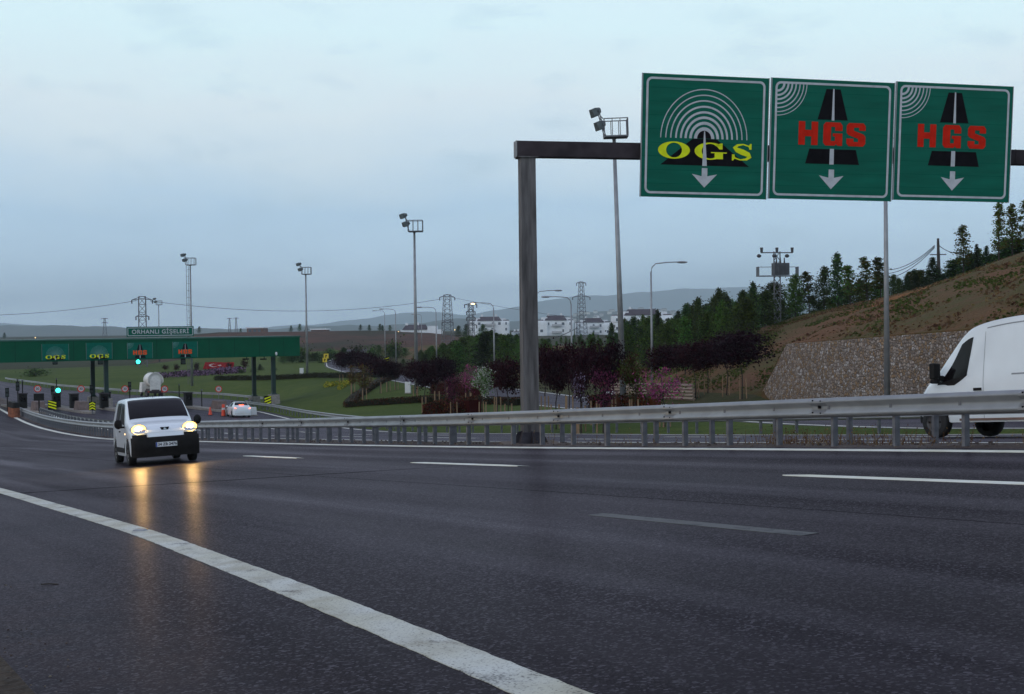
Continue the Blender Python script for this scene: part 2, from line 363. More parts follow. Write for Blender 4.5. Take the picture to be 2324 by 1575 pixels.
M_WARM = mat('lit_headlamp_lens', (.9, .7, .4), .2, emit=(1.0, .56, .13), estr=3.2)
M_TAIL = mat('lit_tail_lamp', (.6, .02, .01), .25, emit=(1.0, .10, .03), estr=12)
M_GLAMP = mat('lit_green_signal', (.05, .6, .5), .25, emit=(.05, 1., .72), estr=3.2)
M_SODIUM = mat('lit_street_lamp', (.9, .7, .4), .3, emit=(1., .62, .22), estr=9)
M_AMBER = mat('lit_indicator', (.9, .5, .1), .3, emit=(1., .60, .25), estr=6)
M_CHROME = mat('chrome', (.6, .62, .65), .18, 1., var=.05, scale=3)
M_FLOOD = mat('floodlight_housing', (.085, .10, .10), .5, .2, var=.3, scale=8)
M_PLATE = mat('plate_white', (.72, .73, .75), .4, var=.06, scale=9)
M_BLUE = mat('plate_blue', (.02, .07, .35), .4, var=.1, scale=9)
M_WEED = mat('dry_weed', (.16, .09, .045), .8, rndi=.6, spec=.1, transl=.3)
M_FLAG = mat('dark_red_cloth', (.16, .012, .010), .9, var=.2, scale=4)

# ------------------------------------------------------------------ helpers: meshes and objects
class MB:
    def __init__(s): s.v = []; s.f = []; s.m = []
    def add(s, vs, fs, mi=0, M=None):
        o = len(s.v)
        s.v += [tuple(M @ Vector(v)) for v in vs] if M else [tuple(v) for v in vs]
        s.f += [tuple(i + o for i in f) for f in fs]; s.m += [mi] * len(fs); return s
    def box(s, c, size, M=None, mi=0, taper=1.):
        x, y, z = [q / 2 for q in size]; cx_, cy_, cz_ = c; k = taper
        vs = [(cx_ - x, cy_ - y, cz_ - z), (cx_ + x, cy_ - y, cz_ - z), (cx_ + x, cy_ + y, cz_ - z), (cx_ - x, cy_ + y, cz_ - z),
              (cx_ - x * k, cy_ - y * k, cz_ + z), (cx_ + x * k, cy_ - y * k, cz_ + z), (cx_ + x * k, cy_ + y * k, cz_ + z), (cx_ - x * k, cy_ + y * k, cz_ + z)]
        return s.add(vs, [(3, 2, 1, 0), (4, 5, 6, 7), (0, 1, 5, 4), (1, 2, 6, 5), (2, 3, 7, 6), (3, 0, 4, 7)], mi, M)
    def tube(s, pts, r, n=8, mi=0, M=None, cap=True):
        pts = [Vector(p) for p in pts]; R = r if isinstance(r, (list, tuple)) else [r] * len(pts)
        vs, fs = [], []
        for i, p in enumerate(pts):
            d = (pts[min(i + 1, len(pts) - 1)] - pts[max(i - 1, 0)]).normalized()
            u = d.cross(Vector((0, 0, 1)) if abs(d.z) < .95 else Vector((1, 0, 0))).normalized(); v_ = d.cross(u)
            for k in range(n):
                a = 2 * pi * k / n; vs.append(p + (u * cos(a) + v_ * sin(a)) * R[i])
        for i in range(len(pts) - 1):
            for k in range(n):
                k2 = (k + 1) % n; fs.append((i * n + k, i * n + k2, (i + 1) * n + k2, (i + 1) * n + k))
        if cap: fs.append(tuple(range(n))[::-1]); fs.append(tuple(range((len(pts) - 1) * n, len(pts) * n)))
        return s.add(vs, fs, mi, M)
    def bar(s, a, b, w_, h_=None, mi=0):
        a, b = Vector(a), Vector(b); return s.tube([a, b], w_ * .7071, 4, mi)
    def prism(s, poly, th, M=None, mi=0):
        """2-D outline (x, z) given a thickness th along -y (front face at y=-th)"""
        n = len(poly); ar = sum(poly[i][0] * poly[(i + 1) % n][1] - poly[(i + 1) % n][0] * poly[i][1] for i in range(n))
        if ar < 0: poly = poly[::-1]
        vs = [(x, -th, z) for x, z in poly] + [(x, 0, z) for x, z in poly]
        fs = [tuple(range(n)), tuple(range(2 * n - 1, n - 1, -1))] + [(i + n, (i + 1) % n + n, (i + 1) % n, i) for i in range(n)]
        return s.add(vs, fs, mi, M)
    def strip(s, A, B, th, M=None, mi=0):
        """band between two 2-D polylines, given a thickness"""
        for i in range(len(A) - 1): s.prism([A[i], A[i + 1], B[i + 1], B[i]], th, M, mi)
        return s
    def grid(s, fn, nu, nv, mi=0, M=None):
        vs = [fn(i / nu, j / nv) for i in range(nu + 1) for j in range(nv + 1)]
        fs = [(i * (nv + 1) + j, (i + 1) * (nv + 1) + j, (i + 1) * (nv + 1) + j + 1, i * (nv + 1) + j + 1) for i in range(nu) for j in range(nv)]
        return s.add(vs, fs, mi, M)
    def ball(s, c, r, n=8, mi=0, M=None):
        c = Vector(c); rx, ry, rz = r if isinstance(r, (tuple, list)) else (r, r, r)
        return s.grid(lambda u, v: (c.x + rx * sin(pi * v) * cos(2 * pi * u), c.y + ry * sin(pi * v) * sin(2 * pi * u), c.z - rz * cos(pi * v)), n * 2, n, mi, M)
    def mesh(s, name, mats, smooth=False):
        me = bpy.data.meshes.new(name); me.from_pydata(s.v, [], s.f)
        for m_ in (mats if isinstance(mats, (list, tuple)) else [mats]): me.materials.append(m_)
        me.polygons.foreach_set('material_index', s.m)
        if smooth:
            me.polygons.foreach_set('use_smooth', [True] * len(s.f))
        me.update(); return me
    def build(s, name, mats, parent=None, smooth=False, loc=None, rot=None):
        o = bpy.data.objects.new(name, s.mesh(name, mats, smooth)); COL.objects.link(o)
        if parent: o.parent = parent
        if loc is not None: o.location = loc
        if rot is not None: o.rotation_euler = rot
        return o
def put(name, me, parent=None, loc=(0, 0, 0), rot=(0, 0, 0), sc=(1, 1, 1)):
    o = bpy.data.objects.new(name, me); COL.objects.link(o); o.parent = parent; o.location = loc; o.rotation_euler = rot; o.scale = sc; return o
def tag(o, label, cat, group=None, kind=None):
    o['label'] = label; o['category'] = cat
    if group: o['group'] = group
    if kind: o['kind'] = kind
    return o
def thing(name, label, cat, loc=(0, 0, 0), rotz=0., group=None, M=None):
    o = bpy.data.objects.new(name, None); COL.objects.link(o); o.empty_display_size = .3
    if M: o.matrix_world = M
    else: o.location = loc; o.rotation_euler = (0, 0, rotz)
    return tag(o, label, cat, group)
def struct(o): o['kind'] = 'structure'; return o
def recalc(o):
    bm = bmesh.new(); bm.from_mesh(o.data); bmesh.ops.recalc_face_normals(bm, faces=bm.faces); bm.to_mesh(o.data); bm.free(); return o
def kids(o): return [c for c in bpy.data.objects if c.parent == o]
def copy_tree(o, parent=None):
    c = o.copy(); COL.objects.link(c); c.parent = parent
    for ch in o.children: copy_tree(ch, c)
    return c
def text_mesh(txt, size, mat_, th=.004, bold=0., name='lettering', space=1.):
    cu = bpy.data.curves.new(name, 'FONT'); cu.body = txt; cu.size = size; cu.align_x = 'CENTER'; cu.align_y = 'CENTER'; cu.extrude = th / 2; cu.offset = bold; cu.space_character = space
    ob = bpy.data.objects.new(name, cu); COL.objects.link(ob); bpy.context.view_layer.update()
    me = bpy.data.meshes.new_from_object(ob.evaluated_get(bpy.context.evaluated_depsgraph_get())); bpy.data.objects.remove(ob)
    me.materials.clear(); me.materials.append(mat_); me.name = name
    return me

# ------------------------------------------------------------------ ground, roads (one feature-aligned grid, split by surface)
ROT30 = A30
def frange(a, b, st):
    r = []; v = a
    while v < b - 1e-6: r.append(v); v += st
    return r
TS = frange(-30, -4, 1.5) + frange(-4, 26, .5) + frange(26, 60, 1.5) + frange(60, 200, 3) + frange(200, 330, 6.5) + [330]
def zone(name, fa, fb, n, m_, wob=0., bias=None, kind='structure', t0=-30, t1=330):
    ts = [t for t in TS if t0 <= t <= t1]
    mb = MB(); vs = []
    rr = random.Random(hash(name) % 1000 if False else len(name))
    for t in ts:
        a, b = fa(t), fb(t)
        for j in range(n + 1):
            u = j / n
            if bias: u = u ** bias
            p = a + (b - a) * u
            X, Y = to_xy(p, t); h = lerp(Hnear(p, t), Hfar(X, Y), edge_e(p, t))
            if wob and 0 < j < n: h += (rr.random() - .5) * wob
            if t >= 329.9: h += .6
            vs.append((p, t, EYE - h))
    N = n + 1
    fs = [(i * N + j, i * N + j + 1, (i + 1) * N + j + 1, (i + 1) * N + j) for i in range(len(ts) - 1) for j in range(n)]
    mb.add(vs, fs); o = mb.build(name, m_, smooth=True); o.rotation_euler = (0, 0, ROT30)
    o['kind'] = kind; return o
PA = lambda t: .9
zone('ground', lambda t: -150, PA, 12, M_DIRT, .05)
zone('road', PA, lambda t: Pe(t) - .22, 30, M_ASPH)
zone('median', lambda t: Pe(t) - .22, lambda t: Pe(t) + 2.5, 6, M_GRAVEL, .05)
zone('opposite_road', lambda t: Pe(t) + 2.5, lambda t: Pr(t) - .6, 14, M_ASPH2)
zone('lawn', lambda t: Pr(t) - .6, Pl, 14, M_LAWN, .06)
zone('ramp_road', Pl, lambda t: Pl(t) + 8, 6, M_ASPH2)
zone('verge', lambda t: Pl(t) + 8, Pw, 4, M_VERGE, .08)
zone('wall_foot', Pw, lambda t: Pw(t) + .45, 1, M_HILL)
zone('hillside', lambda t: Pw(t) + .45, Pc, 14, M_HILL, .35)
zone('upland', Pc, lambda t: Pc(t) + 239, 16, M_FIELD, .2, bias=1.6)
# far plain to the horizon
def far_sheet():
    xs = [-9200, -7500, -6000, -5000, -3500, -2400, -1700, -1200, -900, -700] + list(range(-560, 680, 22)) + [760, 900, 1150, 1500, 2000, 2800, 3800, 5000, 6000, 7500, 9200]
    ys = [-400, -200, -100, -40] + list(range(0, 640, 22)) + list(range(640, 1100, 45)) + list(range(1120, 2100, 120)) + [2300, 2700, 3300, 4200, 5500, 7400, 9300, 12500, 15800]
    vs = []
    for y in ys:
        for x in xs:
            p, t = to_pt(x, y)
            drop = 0.
            if -32 < t < 332 and -152 < p < Pc(t) + 242:
                d = min(332 - t, t + 32, p + 152, Pc(t) + 242 - p); drop = 4 * sm(2, 34, d)
            vs.append((x, y, EYE - Hfar(x, y) - drop))
    N = len(xs)
    fe, ff = [], []
    for i in range(len(ys) - 1):
        for j in range(N - 1):
            x, y = (xs[j] + xs[j + 1]) / 2, (ys[i] + ys[i + 1]) / 2
            a = x / max(1, y)
            q = (i * N + j, i * N + j + 1, (i + 1) * N + j + 1, (i + 1) * N + j)
            (fe if (-.30 < a < -.02 + .012 * sin(y * .05) and 305 + 20 * sin(x * .06) < y < 620) else ff).append(q)
    for nm, fs, m_ in (('plain', ff, M_FIELD), ('bare_hill', fe, M_EARTH)):
        used = sorted({k for f in fs for k in f}); ix = {k: i for i, k in enumerate(used)}
        mb = MB(); mb.add([vs[k] for k in used], [tuple(ix[k] for k in f) for f in fs]); struct(mb.build(nm, m_, smooth=True))
far_sheet()
RIDGE = {}
def ridge(name, pts, Z, depth, seed):
    """a real hill ridge: its crest at distance Z, falling off both ways"""
    rr = random.Random(seed); ph = [rr.uniform(0, 6) for _ in range(6)]
    def crest(x):
        return interp(pts, x) + 1.8 * sin(x * .021 + ph[0]) + 1.1 * sin(x * .057 + ph[1]) + .6 * sin(x * .13 + ph[2])
    xs = [pts[0][0] + (pts[-1][0] - pts[0][0]) * i / 240 for i in range(241)]
    rows = [(-1, .0), (-.75, .12), (-.5, .38), (-.25, .78), (0, 1.), (.4, .7), (1, 0)]
    mb = MB(); vs = []
    for a, k in rows:
        for x in xs:
            P = at(x, crest(x), Z); z0 = -12
            wob = 1 + .10 * sin(x * .09 + a * 5 + ph[3]) * (1 if 0 < k < 1 else 0)
            Y = Z + a * depth; X = P.x * (Y / Z) ** .5
            vs.append((X, Y, z0 + (P.z - z0) * k * wob))
    N = len(xs)
    def surf(x, a):
        k = interp(rows, a); P = at(x, crest(x), Z); Y = Z + a * depth; return Vector((P.x * (Y / Z) ** .5, Y, -12 + (P.z + 12) * k))
    RIDGE[name] = surf
    mb.add(vs, [(i * N + j, i * N + j + 1, (i + 1) * N + j + 1, (i + 1) * N + j) for i in range(len(rows) - 1) for j in range(N - 1)])
    return struct(mb.build(name, M_RIDGE, smooth=True))
ridge('near_hills', [(-500, 742), (0, 737), (70, 738), (150, 741), (290, 741), (420, 748), (560, 746), (700, 742), (860, 738), (1000, 728), (1080, 722), (1160, 728), (1330, 712), (1440, 702), (1520, 703), (1600, 706), (1800, 715), (2400, 740)], 6000, 1100, 3)
ridge('far_hills', [(-900, 738), (0, 735), (300, 748), (560, 745), (700, 738), (800, 724), (950, 708), (1060, 713), (1180, 694), (1300, 673), (1450, 663), (1600, 655), (1720, 648), (1900, 656), (2100, 690), (3000, 705)], 14200, 1200, 5)

# ------------------------------------------------------------------ painted lines
def line_on(name, fp, half, t0, t1, m_, st=1.5, lift=.004, ends=0., ragged=False):
    mb = MB(); ts = frange(t0, t1, st) + [t1]; vs = []
    for t in ts:
        for k in (-1, 1):
            p = fp(t) + k * (half + (random.uniform(-.005, .005) if ragged and t < 20 else 0)); X, Y = to_xy(p, t); tt = t
            vs.append((p, tt + (ends * k if t in (t0, t1) else 0), gz(X, Y) + lift))
    n_ = len(vs); vs += [(a, b, c - .012) for a, b, c in vs]
    mb.add(vs, [(2 * i, 2 * i + 1, 2 * i + 3, 2 * i + 2) for i in range(len(ts) - 1)] + [q for i in range(len(ts) - 1) for q in ((2 * i, 2 * i + 2, 2 * i + 2 + n_, 2 * i + n_), (2 * i + 3, 2 * i + 1, 2 * i + 1 + n_, 2 * i + 3 + n_))])
    o = mb.build(name, m_); o.rotation_euler = (0, 0, ROT30); return struct(o)
line_on('edge_line', smooth_tab([(-6, 1.6), (2, 2.45), (4.1, 2.59), (7.2, 2.80), (13.3, 3.12), (24, 3.3), (150, 4)], 1.2), .125, -2, 22, M_WORN, .09, ragged=True)
line_on('edge_line', smooth_tab([(13.3, 3.12), (24, 3.3), (150, 4)], 1.2), .13, 22, 150, M_WORN, .75)
line_on('edge_line', lambda t: Pe(t) - .68, .15, -12, 170, M_LINE)
for i in range(-1, 3):
    line_on('lane_dash', lambda t: 10.25 + (Pe(t) - 14.4) * .7, .10, 6.9 + i * 10.4, 11.0 + i * 10.4, M_LINE, 1.0, ends=-.15)
line_on('lane_dash', lambda t: 6.55, .09, 6.9, 9.8, M_FAINT, .5)
line_on('edge_line', lambda t: Pe(t) + 2.85, .13, -12, 135, M_LINE)
line_on('edge_line', lambda t: Pr(t) - 1.5, .13, -12, 146, M_LINE)
for i in range(9):
    line_on('lane_dash', lambda t: Pe(t) + 2.85 + (Pr(t) - Pe(t) - 4.3) / 3, .09, 8 + i * 10.4, 12 + i * 10.4, M_LINE, 1.)
    line_on('lane_dash', lambda t: Pe(t) + 2.85 + 2 * (Pr(t) - Pe(t) - 4.3) / 3, .09, 8 + i * 10.4, 12 + i * 10.4, M_LINE, 1.)
line_on('edge_line', lambda t: Pl(t) + .45, .1, 10, 290, M_LINE, 3)
line_on('edge_line', lambda t: Pl(t) + 7.55, .1, 10, 290, M_LINE, 3)

# ------------------------------------------------------------------ guardrails
W_PROF = [(.0, .785), (.03, .780), (.095, .738), (.095, .708), (.014, .652), (.014, .600), (.095, .545), (.095, .512), (.03, .472), (.0, .467)]
def post_mesh(h, name='post'):
    mb = MB()
    mb.box((0, .05, h / 2 - .15), (.055, .006, h + .3)); mb.box((-.025, .0, h / 2 - .15), (.006, .096, h + .3)); mb.box((.025, .0, h / 2 - .15), (.006, .096, h + .3))
    mb.box((0, -.048, h / 2 - .15), (.055, .006, h + .3)); mb.box((0, -.085, h - .14), (.05, .07, .2)) ; return mb.mesh(name, M_POST)
POST = post_mesh(.74)
def guardrail(label, fp, t0, t1, spacing, side=-1, group='steel guardrails along the motorway', splices=True, maxposts=100, dz=0.):
    """W-beam rail: side=-1 faces the camera's carriageway (towards smaller p)"""
    X0, Y0 = to_xy(fp(t0), t0); root = thing('guardrail', label, 'guardrail', (X0, Y0, gz(X0, Y0)), 0, group); base = Vector(root.location)
    ts = frange(t0, t1, 1.0) + [t1]; path = []
    for t in ts:
        X, Y = to_xy(fp(t), t); path.append(Vector((X, Y, gz(X, Y) + dz)))
    mb = MB(); vs = []; n = len(W_PROF)
    def frame(i):
        d = (path[min(i + 1, len(path) - 1)] - path[max(i - 1, 0)]); d.z = 0; d.normalize(); return Vector((d.y, -d.x, 0)) * side
    for lay in (0, .004):
        for i, P in enumerate(path):
            nrm = frame(i)
            for o_, z_ in W_PROF: vs.append(P + nrm * (o_ - lay) + Vector((0, 0, z_)) - base)
    fs = []
    L = len(path)
    for lay in (0, 1):
        for i in range(L - 1):
            for k in range(n - 1):
                a = lay * L * n + i * n + k; q = (a, a + 1, a + n + 1, a + n); fs.append(q if lay == 0 else q[::-1])
    mb.add(vs, fs); mb.build('rail', M_GALV, root, smooth=True)
    # splices with bolts, every four metres
    if splices:
        t = t0 + 1.7
        while t < min(t1 - 1, 46):
            sb_ = MB(); i0 = t
            for q in (t - .16, t + .16): pass
            a = [to_xy(fp(q), q) for q in (t - .17, t + .17)]; A_, B_ = [Vector((x, y, gz(x, y))) for x, y in a]
            d = (B_ - A_); d.z = 0; d.normalize(); nr = Vector((d.y, -d.x, 0)) * side
            vs2 = [P + nr * (o_ + .0035) + Vector((0, 0, z_)) - base for P in (A_, B_) for o_, z_ in W_PROF]
            sb_.add(vs2, [(k, k + 1, n + k + 1, n + k) for k in range(n - 1)])
            bb = sb_
            for al, zz, oo in ((.08, .73, .088), (.26, .73, .088), (.08, .535, .088), (.26, .535, .088), (.17, .626, .024)):
                P = A_ + d * al + nr * (oo + .006) + Vector((0, 0, zz)) - base
                bb.box(P, (.022, .022, .022) if zz != .626 else (.045, .045, .045), mi=1)
            sb_.build('splice_plate', [M_GALV, M_SBLACK], root); t += 4.0
    t = t0 + .4; k = 0; rest = MB()
    while t < t1:
        sp = spacing(t); X, Y = to_xy(fp(t), t); i = min(int(t - t0), len(path) - 1); nr = frame(i)
        P = Vector((X, Y, gz(X, Y) + dz)) - nr * .10 - base
        ang = math.atan2(nr.y, nr.x) + pi / 2
        if k < maxposts: put('post', POST, root, P, (0, 0, ang))
        else: rest.box((P.x, P.y, P.z + .35), (.055, .1, .8))
        k += 1; t += sp
    if rest.v: rest.build('post', M_POST, root)['kind'] = 'stuff'
    return root
guardrail('long galvanised guardrail nearest the camera, edging the near carriageway', Pe, 5.2, 124, lambda t: 1.30 if t < 25.5 else .95, -1)
guardrail('second median guardrail just behind the nearest one, facing the opposite carriageway', lambda t: Pe(t) + 1.75, 6, 124, lambda t: 1.9, 1, splices=False)
guardrail('thin guardrail on the far edge of the opposite carriageway, before the grass', lambda t: Pr(t) + .1, 14, 152, lambda t: 2.0, -1, splices=False)
guardrail('curving guardrail beyond the toll canopy, edging the lawn', lambda t: Pr(t) + .1, 158, 262, lambda t: 2.6, -1, splices=False)

# ------------------------------------------------------------------ gantry with its three signs
GA = radians(11.5); gdir = Vector((cos(GA), sin(GA), 0))
PB = foot(1203, 29.8)
def on_gantry(x, y):
    """point of the vertical gantry plane seen at pixel (x, y)"""
    d = ray(x, y); nrm = Vector((-gdir.y, gdir.x, 0)); c = Vector((0, 0, EYE)); k = (PB - c).dot(nrm) / d.dot(nrm); return c + d * k
zb_top = on_gantry(1190, 322).z; zb_bot = on_gantry(1190, 357).z
g = thing('sign_gantry', 'dark steel sign gantry with one grey post rising from the median', 'sign gantry', PB, GA)
ph_ = zb_bot - PB.z
mb = MB(); mb.box((0, 0, ph_ / 2 - .1), (.385, .38, ph_ + .2), taper=.93); mb.box((0, 0, ph_ - .012), (.48, .44, .024)); mb.build('post', M_GPOST, g)
mb = MB()
for sx, sy in ((-1, 0), (1, 0), (0, -1), (0, 1)):
    Mx = Matrix.Rotation(math.atan2(sy, sx), 4, 'Z')
    mb.add([(.16, -.012, .02), (.44, -.012, .02), (.41, -.012, .10), (.30, -.012, .30), (.16, -.012, .33), (.16, .012, .02), (.44, .012, .02), (.41, .012, .10), (.30, .012, .30), (.16, .012, .33)],
           [(0, 1, 2, 3, 4), (9, 8, 7, 6, 5), (0, 5, 6, 1), (1, 6, 7, 2), (2, 7, 8, 3), (3, 8, 9, 4)], 0, Mx)
mb.box((0, 0, .02), (.62, .62, .04)); mb.box((0, 0, .17), (.60, .62, .26), taper=.72)
mb.build('base_cover', mat('base_cover_grey', (.045, .042, .05), .8, spec=.15, var=.3, scale=6), g)
mb = MB(); mb.box((0, 0, 0), (1.35, 1.0, .05)); mb.build('footing', mat('stained_concrete', (.12, .09, .07), .9, var=.3, scale=5), g, loc=(0, 0, 0.01))
bh = zb_top - zb_bot; blen = 18.3
mb = MB(); mb.box((blen / 2 - .27, 0, ph_ + bh / 2), (blen, .34, bh)); mb.box((-.275, 0, ph_ + bh / 2), (.012, .36, bh + .02), mi=1)
for q in (4, 9.5, 13): mb.box((q, 0, ph_ + bh / 2), (.012, .36, bh + .016))
mb.build('beam', [M_DSTEEL, mat('beam_end_plate', (.22, .22, .23), .6, .2, var=.2, scale=6)], g)

def rounded(wd, hg, r, n=6):
    pts = []
    for cx_, cz_, a0 in ((wd / 2 - r, hg / 2 - r, 0), (-wd / 2 + r, hg / 2 - r, 90), (-wd / 2 + r, -hg / 2 + r, 180), (wd / 2 - r, -hg / 2 + r, 270)):
        for i in range(n + 1):
            a = radians(a0 + 90 * i / n); pts.append((cx_ + r * cos(a), cz_ + r * sin(a)))
    return pts
def arc(cx_, cz_, r, a0, a1, n=28, ry=None):
    ry = ry or r
    return [(cx_ + r * cos(radians(a0 + (a1 - a0) * i / n)), cz_ + ry * sin(radians(a0 + (a1 - a0) * i / n))) for i in range(n + 1)]
GLY = {'H': [[(0, 0), (.33, 0), (.33, .37), (.67, .37), (.67, 0), (1, 0), (1, 1), (.67, 1), (.67, .64), (.33, .64), (.33, 1), (0, 1)]],
       'G': [[(1, .64), (1, .87), (.88, 1), (.12, 1), (0, .88), (0, .12), (.12, 0), (.6, 0), (.7, .08), (.74, 0), (1, 0), (1, .53), (.50, .53), (.50, .40), (.62, .40), (.62, .2), (.40, .2), (.40, .81), (.62, .81), (.62, .64)]],
       'S': [[(.66, .68), (1, .68), (1, .87), (.88, 1), (.12, 1), (0, .88), (0, .58), (.1, .48), (.62, .33), (.62, .19), (.37, .19), (.37, .33), (0, .33), (0, .13), (.12, 0), (.88, 0), (1, .12), (1, .42), (.9, .52), (.38, .67), (.38, .81), (.66, .81)]]}
def xf(poly, x0, z0, wd, hg): return [(x0 + x * wd, z0 + z * hg) for x, z in poly]
def tri_prism(mb, poly, th, M=None, mi=0): mb.prism(poly, th, M, mi)
def letters_ogs(mb, x0, x1, z0, z1, th):
    """wide serif letters O, G, S"""
    W = x1 - x0; Hh = z1 - z0
    def ring(cx_, wd, a0, a1, n=40, inner=.50, close=False):
        o_ = arc(cx_, z0 + Hh / 2, wd / 2, a0, a1, n, Hh / 2); i_ = arc(cx_, z0 + Hh / 2, wd / 2 * inner, a0, a1, n, Hh / 2 * .86); mb.strip(o_, i_, th)
    ow = W * .335; ring(x0 + ow / 2, ow, 0, 360)
    gx = x0 + W * .385; gw = W * .33; gc = gx + gw / 2
    ring(gc, gw, 42, 322, inner=.54)
    mb.prism([(gc + gw * .30, z0 + Hh * .62), (gc + gw * .40, z0 + Hh * .62), (gc + gw * .40, z0 + Hh * .97), (gc + gw * .34, z0 + Hh * .97), (gc + gw * .18, z0 + Hh * .86)], th)
    mb.prism(xf([(0, 0), (1, 0), (1, 1), (0, 1)], gc + gw * .15, z0 + Hh * .05, gw * .27, Hh * .36), th * .9)
    mb.prism(xf([(0, 0), (1, 0), (1, 1), (0, 1)], gc + gw * .03, z0 + Hh * .39, gw * .51, Hh * .06), th * .95)
    sx = x0 + W * .785; sw = W * .215
    cl = [(.93, .72, .03), (.82, .86, .06), (.55, .955, .05), (.28, .90, .10), (.14, .76, .15), (.26, .62, .20), (.52, .50, .24), (.80, .36, .20), (.88, .22, .15), (.72, .08, .10), (.42, .045, .05), (.16, .14, .06), (.04, .31, .03)]
    A_, B_ = [], []
    for i, (x, z, wd) in enumerate(cl):
        x2, z2, _ = cl[min(i + 1, len(cl) - 1)]; x3, z3, _ = cl[max(i - 1, 0)]; dx, dz = x2 - x3, z2 - z3; L = sqrt(dx * dx + dz * dz)
        nx, nz = -dz / L, dx / L
        A_.append((sx + (x + nx * wd * .68) * sw, z0 + (z + nz * wd * .68) * Hh)); B_.append((sx + (x - nx * wd * .68) * sw, z0 + (z - nz * wd * .68) * Hh))
    mb.strip(A_, B_, th)
    mb.prism(xf([(.86, .66), (.97, .66), (.97, 1.0), (.90, 1.0), (.84, .88)], sx, z0, sw, Hh), th * .9)
    mb.prism(xf([(0.0, .36), (.12, .36), (.16, .14), (.06, 0.0), (0.0, 0.0)], sx, z0, sw, Hh), th * .9)
def arrow(cx_, zt, wd, hg): # shaft and swept head pointing down
    return [(cx_ - wd * .11, zt), (cx_ + wd * .11, zt), (cx_ + wd * .11, zt - hg * .42), (cx_ + wd / 2, zt - hg * .31), (cx_, zt - hg), (cx_ - wd / 2, zt - hg * .31), (cx_ - wd * .11, zt - hg * .42)]
def lane_sign(kind, W, Hh, root, small=False):
    th = .05; f = -th
    mg = M_GREEN2 if small else M_GREEN
    mb = MB(); mb.prism([(-W / 2, -Hh / 2), (W / 2, -Hh / 2), (W / 2, Hh / 2), (-W / 2, Hh / 2)], th)
    if not small:
        for k in range(1, 9): mb.box((0, -th - .0006, (k / 9 - .5) * Hh), (W - .04, .003, .012), mi=1)
    mb.build('panel', [mg, mat('panel_seam', (.002, .098, .063), .7, spec=.05, var=.1)], root)
    fr = MB(); e = .006
    for x in (-W / 2 - .0, W / 2): MB().box((x, -th / 2, 0), (.018, th + .014, Hh + .01)).build('panel_edge', M_GALV, root)
    bk = MB()
    for z in (-Hh * .25, Hh * .25): MB().box((0, .05, z), (W * .9, .06, .08)).build('back_rail', M_GALV, root)
    T = Matrix.Translation((0, f, 0))
    U = lambda u: (u - .5) * W
    V = lambda v: (.5 - v) * Hh
    if not small:
        b = MB(); o_ = rounded(W * .94, Hh * .945, .14); i_ = rounded(W * .94 - .105, Hh * .945 - .105, .10); o_.append(o_[0]); i_.append(i_[0])
        b.strip(o_, i_, e, T); b.build('border', M_REFL, root)
    wv, bl, wl, lt, ar, bl2, wl2 = MB(), MB(), MB(), MB(), MB(), MB(), MB()
    V0 = V; WM = M_REFL if not small else mat('faded_sheeting', (.13, .27, .25), .5, var=.1)
    if small:
        V = (lambda v: V0(.20 + v * 1.07)) if kind == 'ogs' else (lambda v: V0(.02 + v * 1.36))
    if kind == 'ogs':
        c_u, c_v = U(.49), V(.515)
        for r_, tk in ((.345, .007), (.306, .008), (.268, .010), (.229, .013), (.191, .015), (.155, .017), (.118, .020), (.080, .024)):
            r1 = r_ * W; r2 = (r_ - tk) * W; MB().strip(arc(c_u, c_v, r1, 0, 180, 36, r1 * 1.07), arc(c_u, c_v, r2, 0, 180, 36, r2 * 1.07), e, T).build('wave_arc', WM, root)
        rr_ = .056 * W
        bl.prism(arc(c_u, c_v + .004, rr_, 0, 180, 16, rr_ * 1.07), e * .8, T)
        bl.prism([(U(.40), V(.517)), (U(.59), V(.517)), (U(.855), V(.735)), (U(.15), V(.735))], e * .8, T)
        wl.prism([(U(.488), V(.455)), (U(.496), V(.455)), (U(.516), V(.738)), (U(.480), V(.738))], e * 2.2, T)
        l2 = MB(); letters_ogs(l2, U(.13), U(.875), V0(.93) if small else V(.685), V0(.69) if small else V(.545), e * 1.5); lt.add(l2.v, l2.f, 0, T)
        if not small: ar.prism(arrow(U(.5), V(.755), W * .2, Hh * .16), e, T)
        lm = M_YEL
    else:
        cu_, cv_ = -W * .47 + .0525, Hh * .4725 - .0525
        if small: cu_, cv_ = -W / 2 + .02, Hh / 2 - .02
        for r_, tk in ((.062, .017), (.094, .015), (.124, .013), (.154, .011), (.184, .009), (.213, .007), (.238, .0055)):
            r1 = r_ * W; r2 = (r_ - tk) * W; MB().strip(arc(cu_, cv_, r1, 270, 360, 18), arc(cu_, cv_, r2, 270, 360, 18), e, T).build('wave_arc', WM, root)
        bl.prism([(U(.44), V(.075)), (U(.555), V(.075)), (U(.62), V(.33)), (U(.375), V(.33))], e * .8, T)
        bl2.prism([(U(.315), V(.575)), (U(.695), V(.575)), (U(.725), V(.70)), (U(.285), V(.70))], e * .8, T)
        wl.prism([(U(.494), V(.072)), (U(.504), V(.072)), (U(.511), V(.335)), (U(.489), V(.335))], e * 1.4, T)
        wl2.prism([(U(.482), V(.572)), (U(.515), V(.572)), (U(.516), V(.703)), (U(.481), V(.703))], e * 1.4, T)
        gap = .03 if kind == 'hgs_wide' else 0
        xs = {'hgs': (.225, .425, .615), 'hgs_wide': (.19, .405, .62)}[kind]
        for ch, u in zip('HGS', xs):
            for pl in GLY[ch]: lt.prism(xf(pl, U(u), V(.545), W * .155, Hh * (.195 if not small else .27)), e * 1.2, T)
        if small: pass
        else: ar.prism(arrow(U(.5), V(.745), W * .2, Hh * .165), e, T)
        lm = M_ORED if small else M_RED
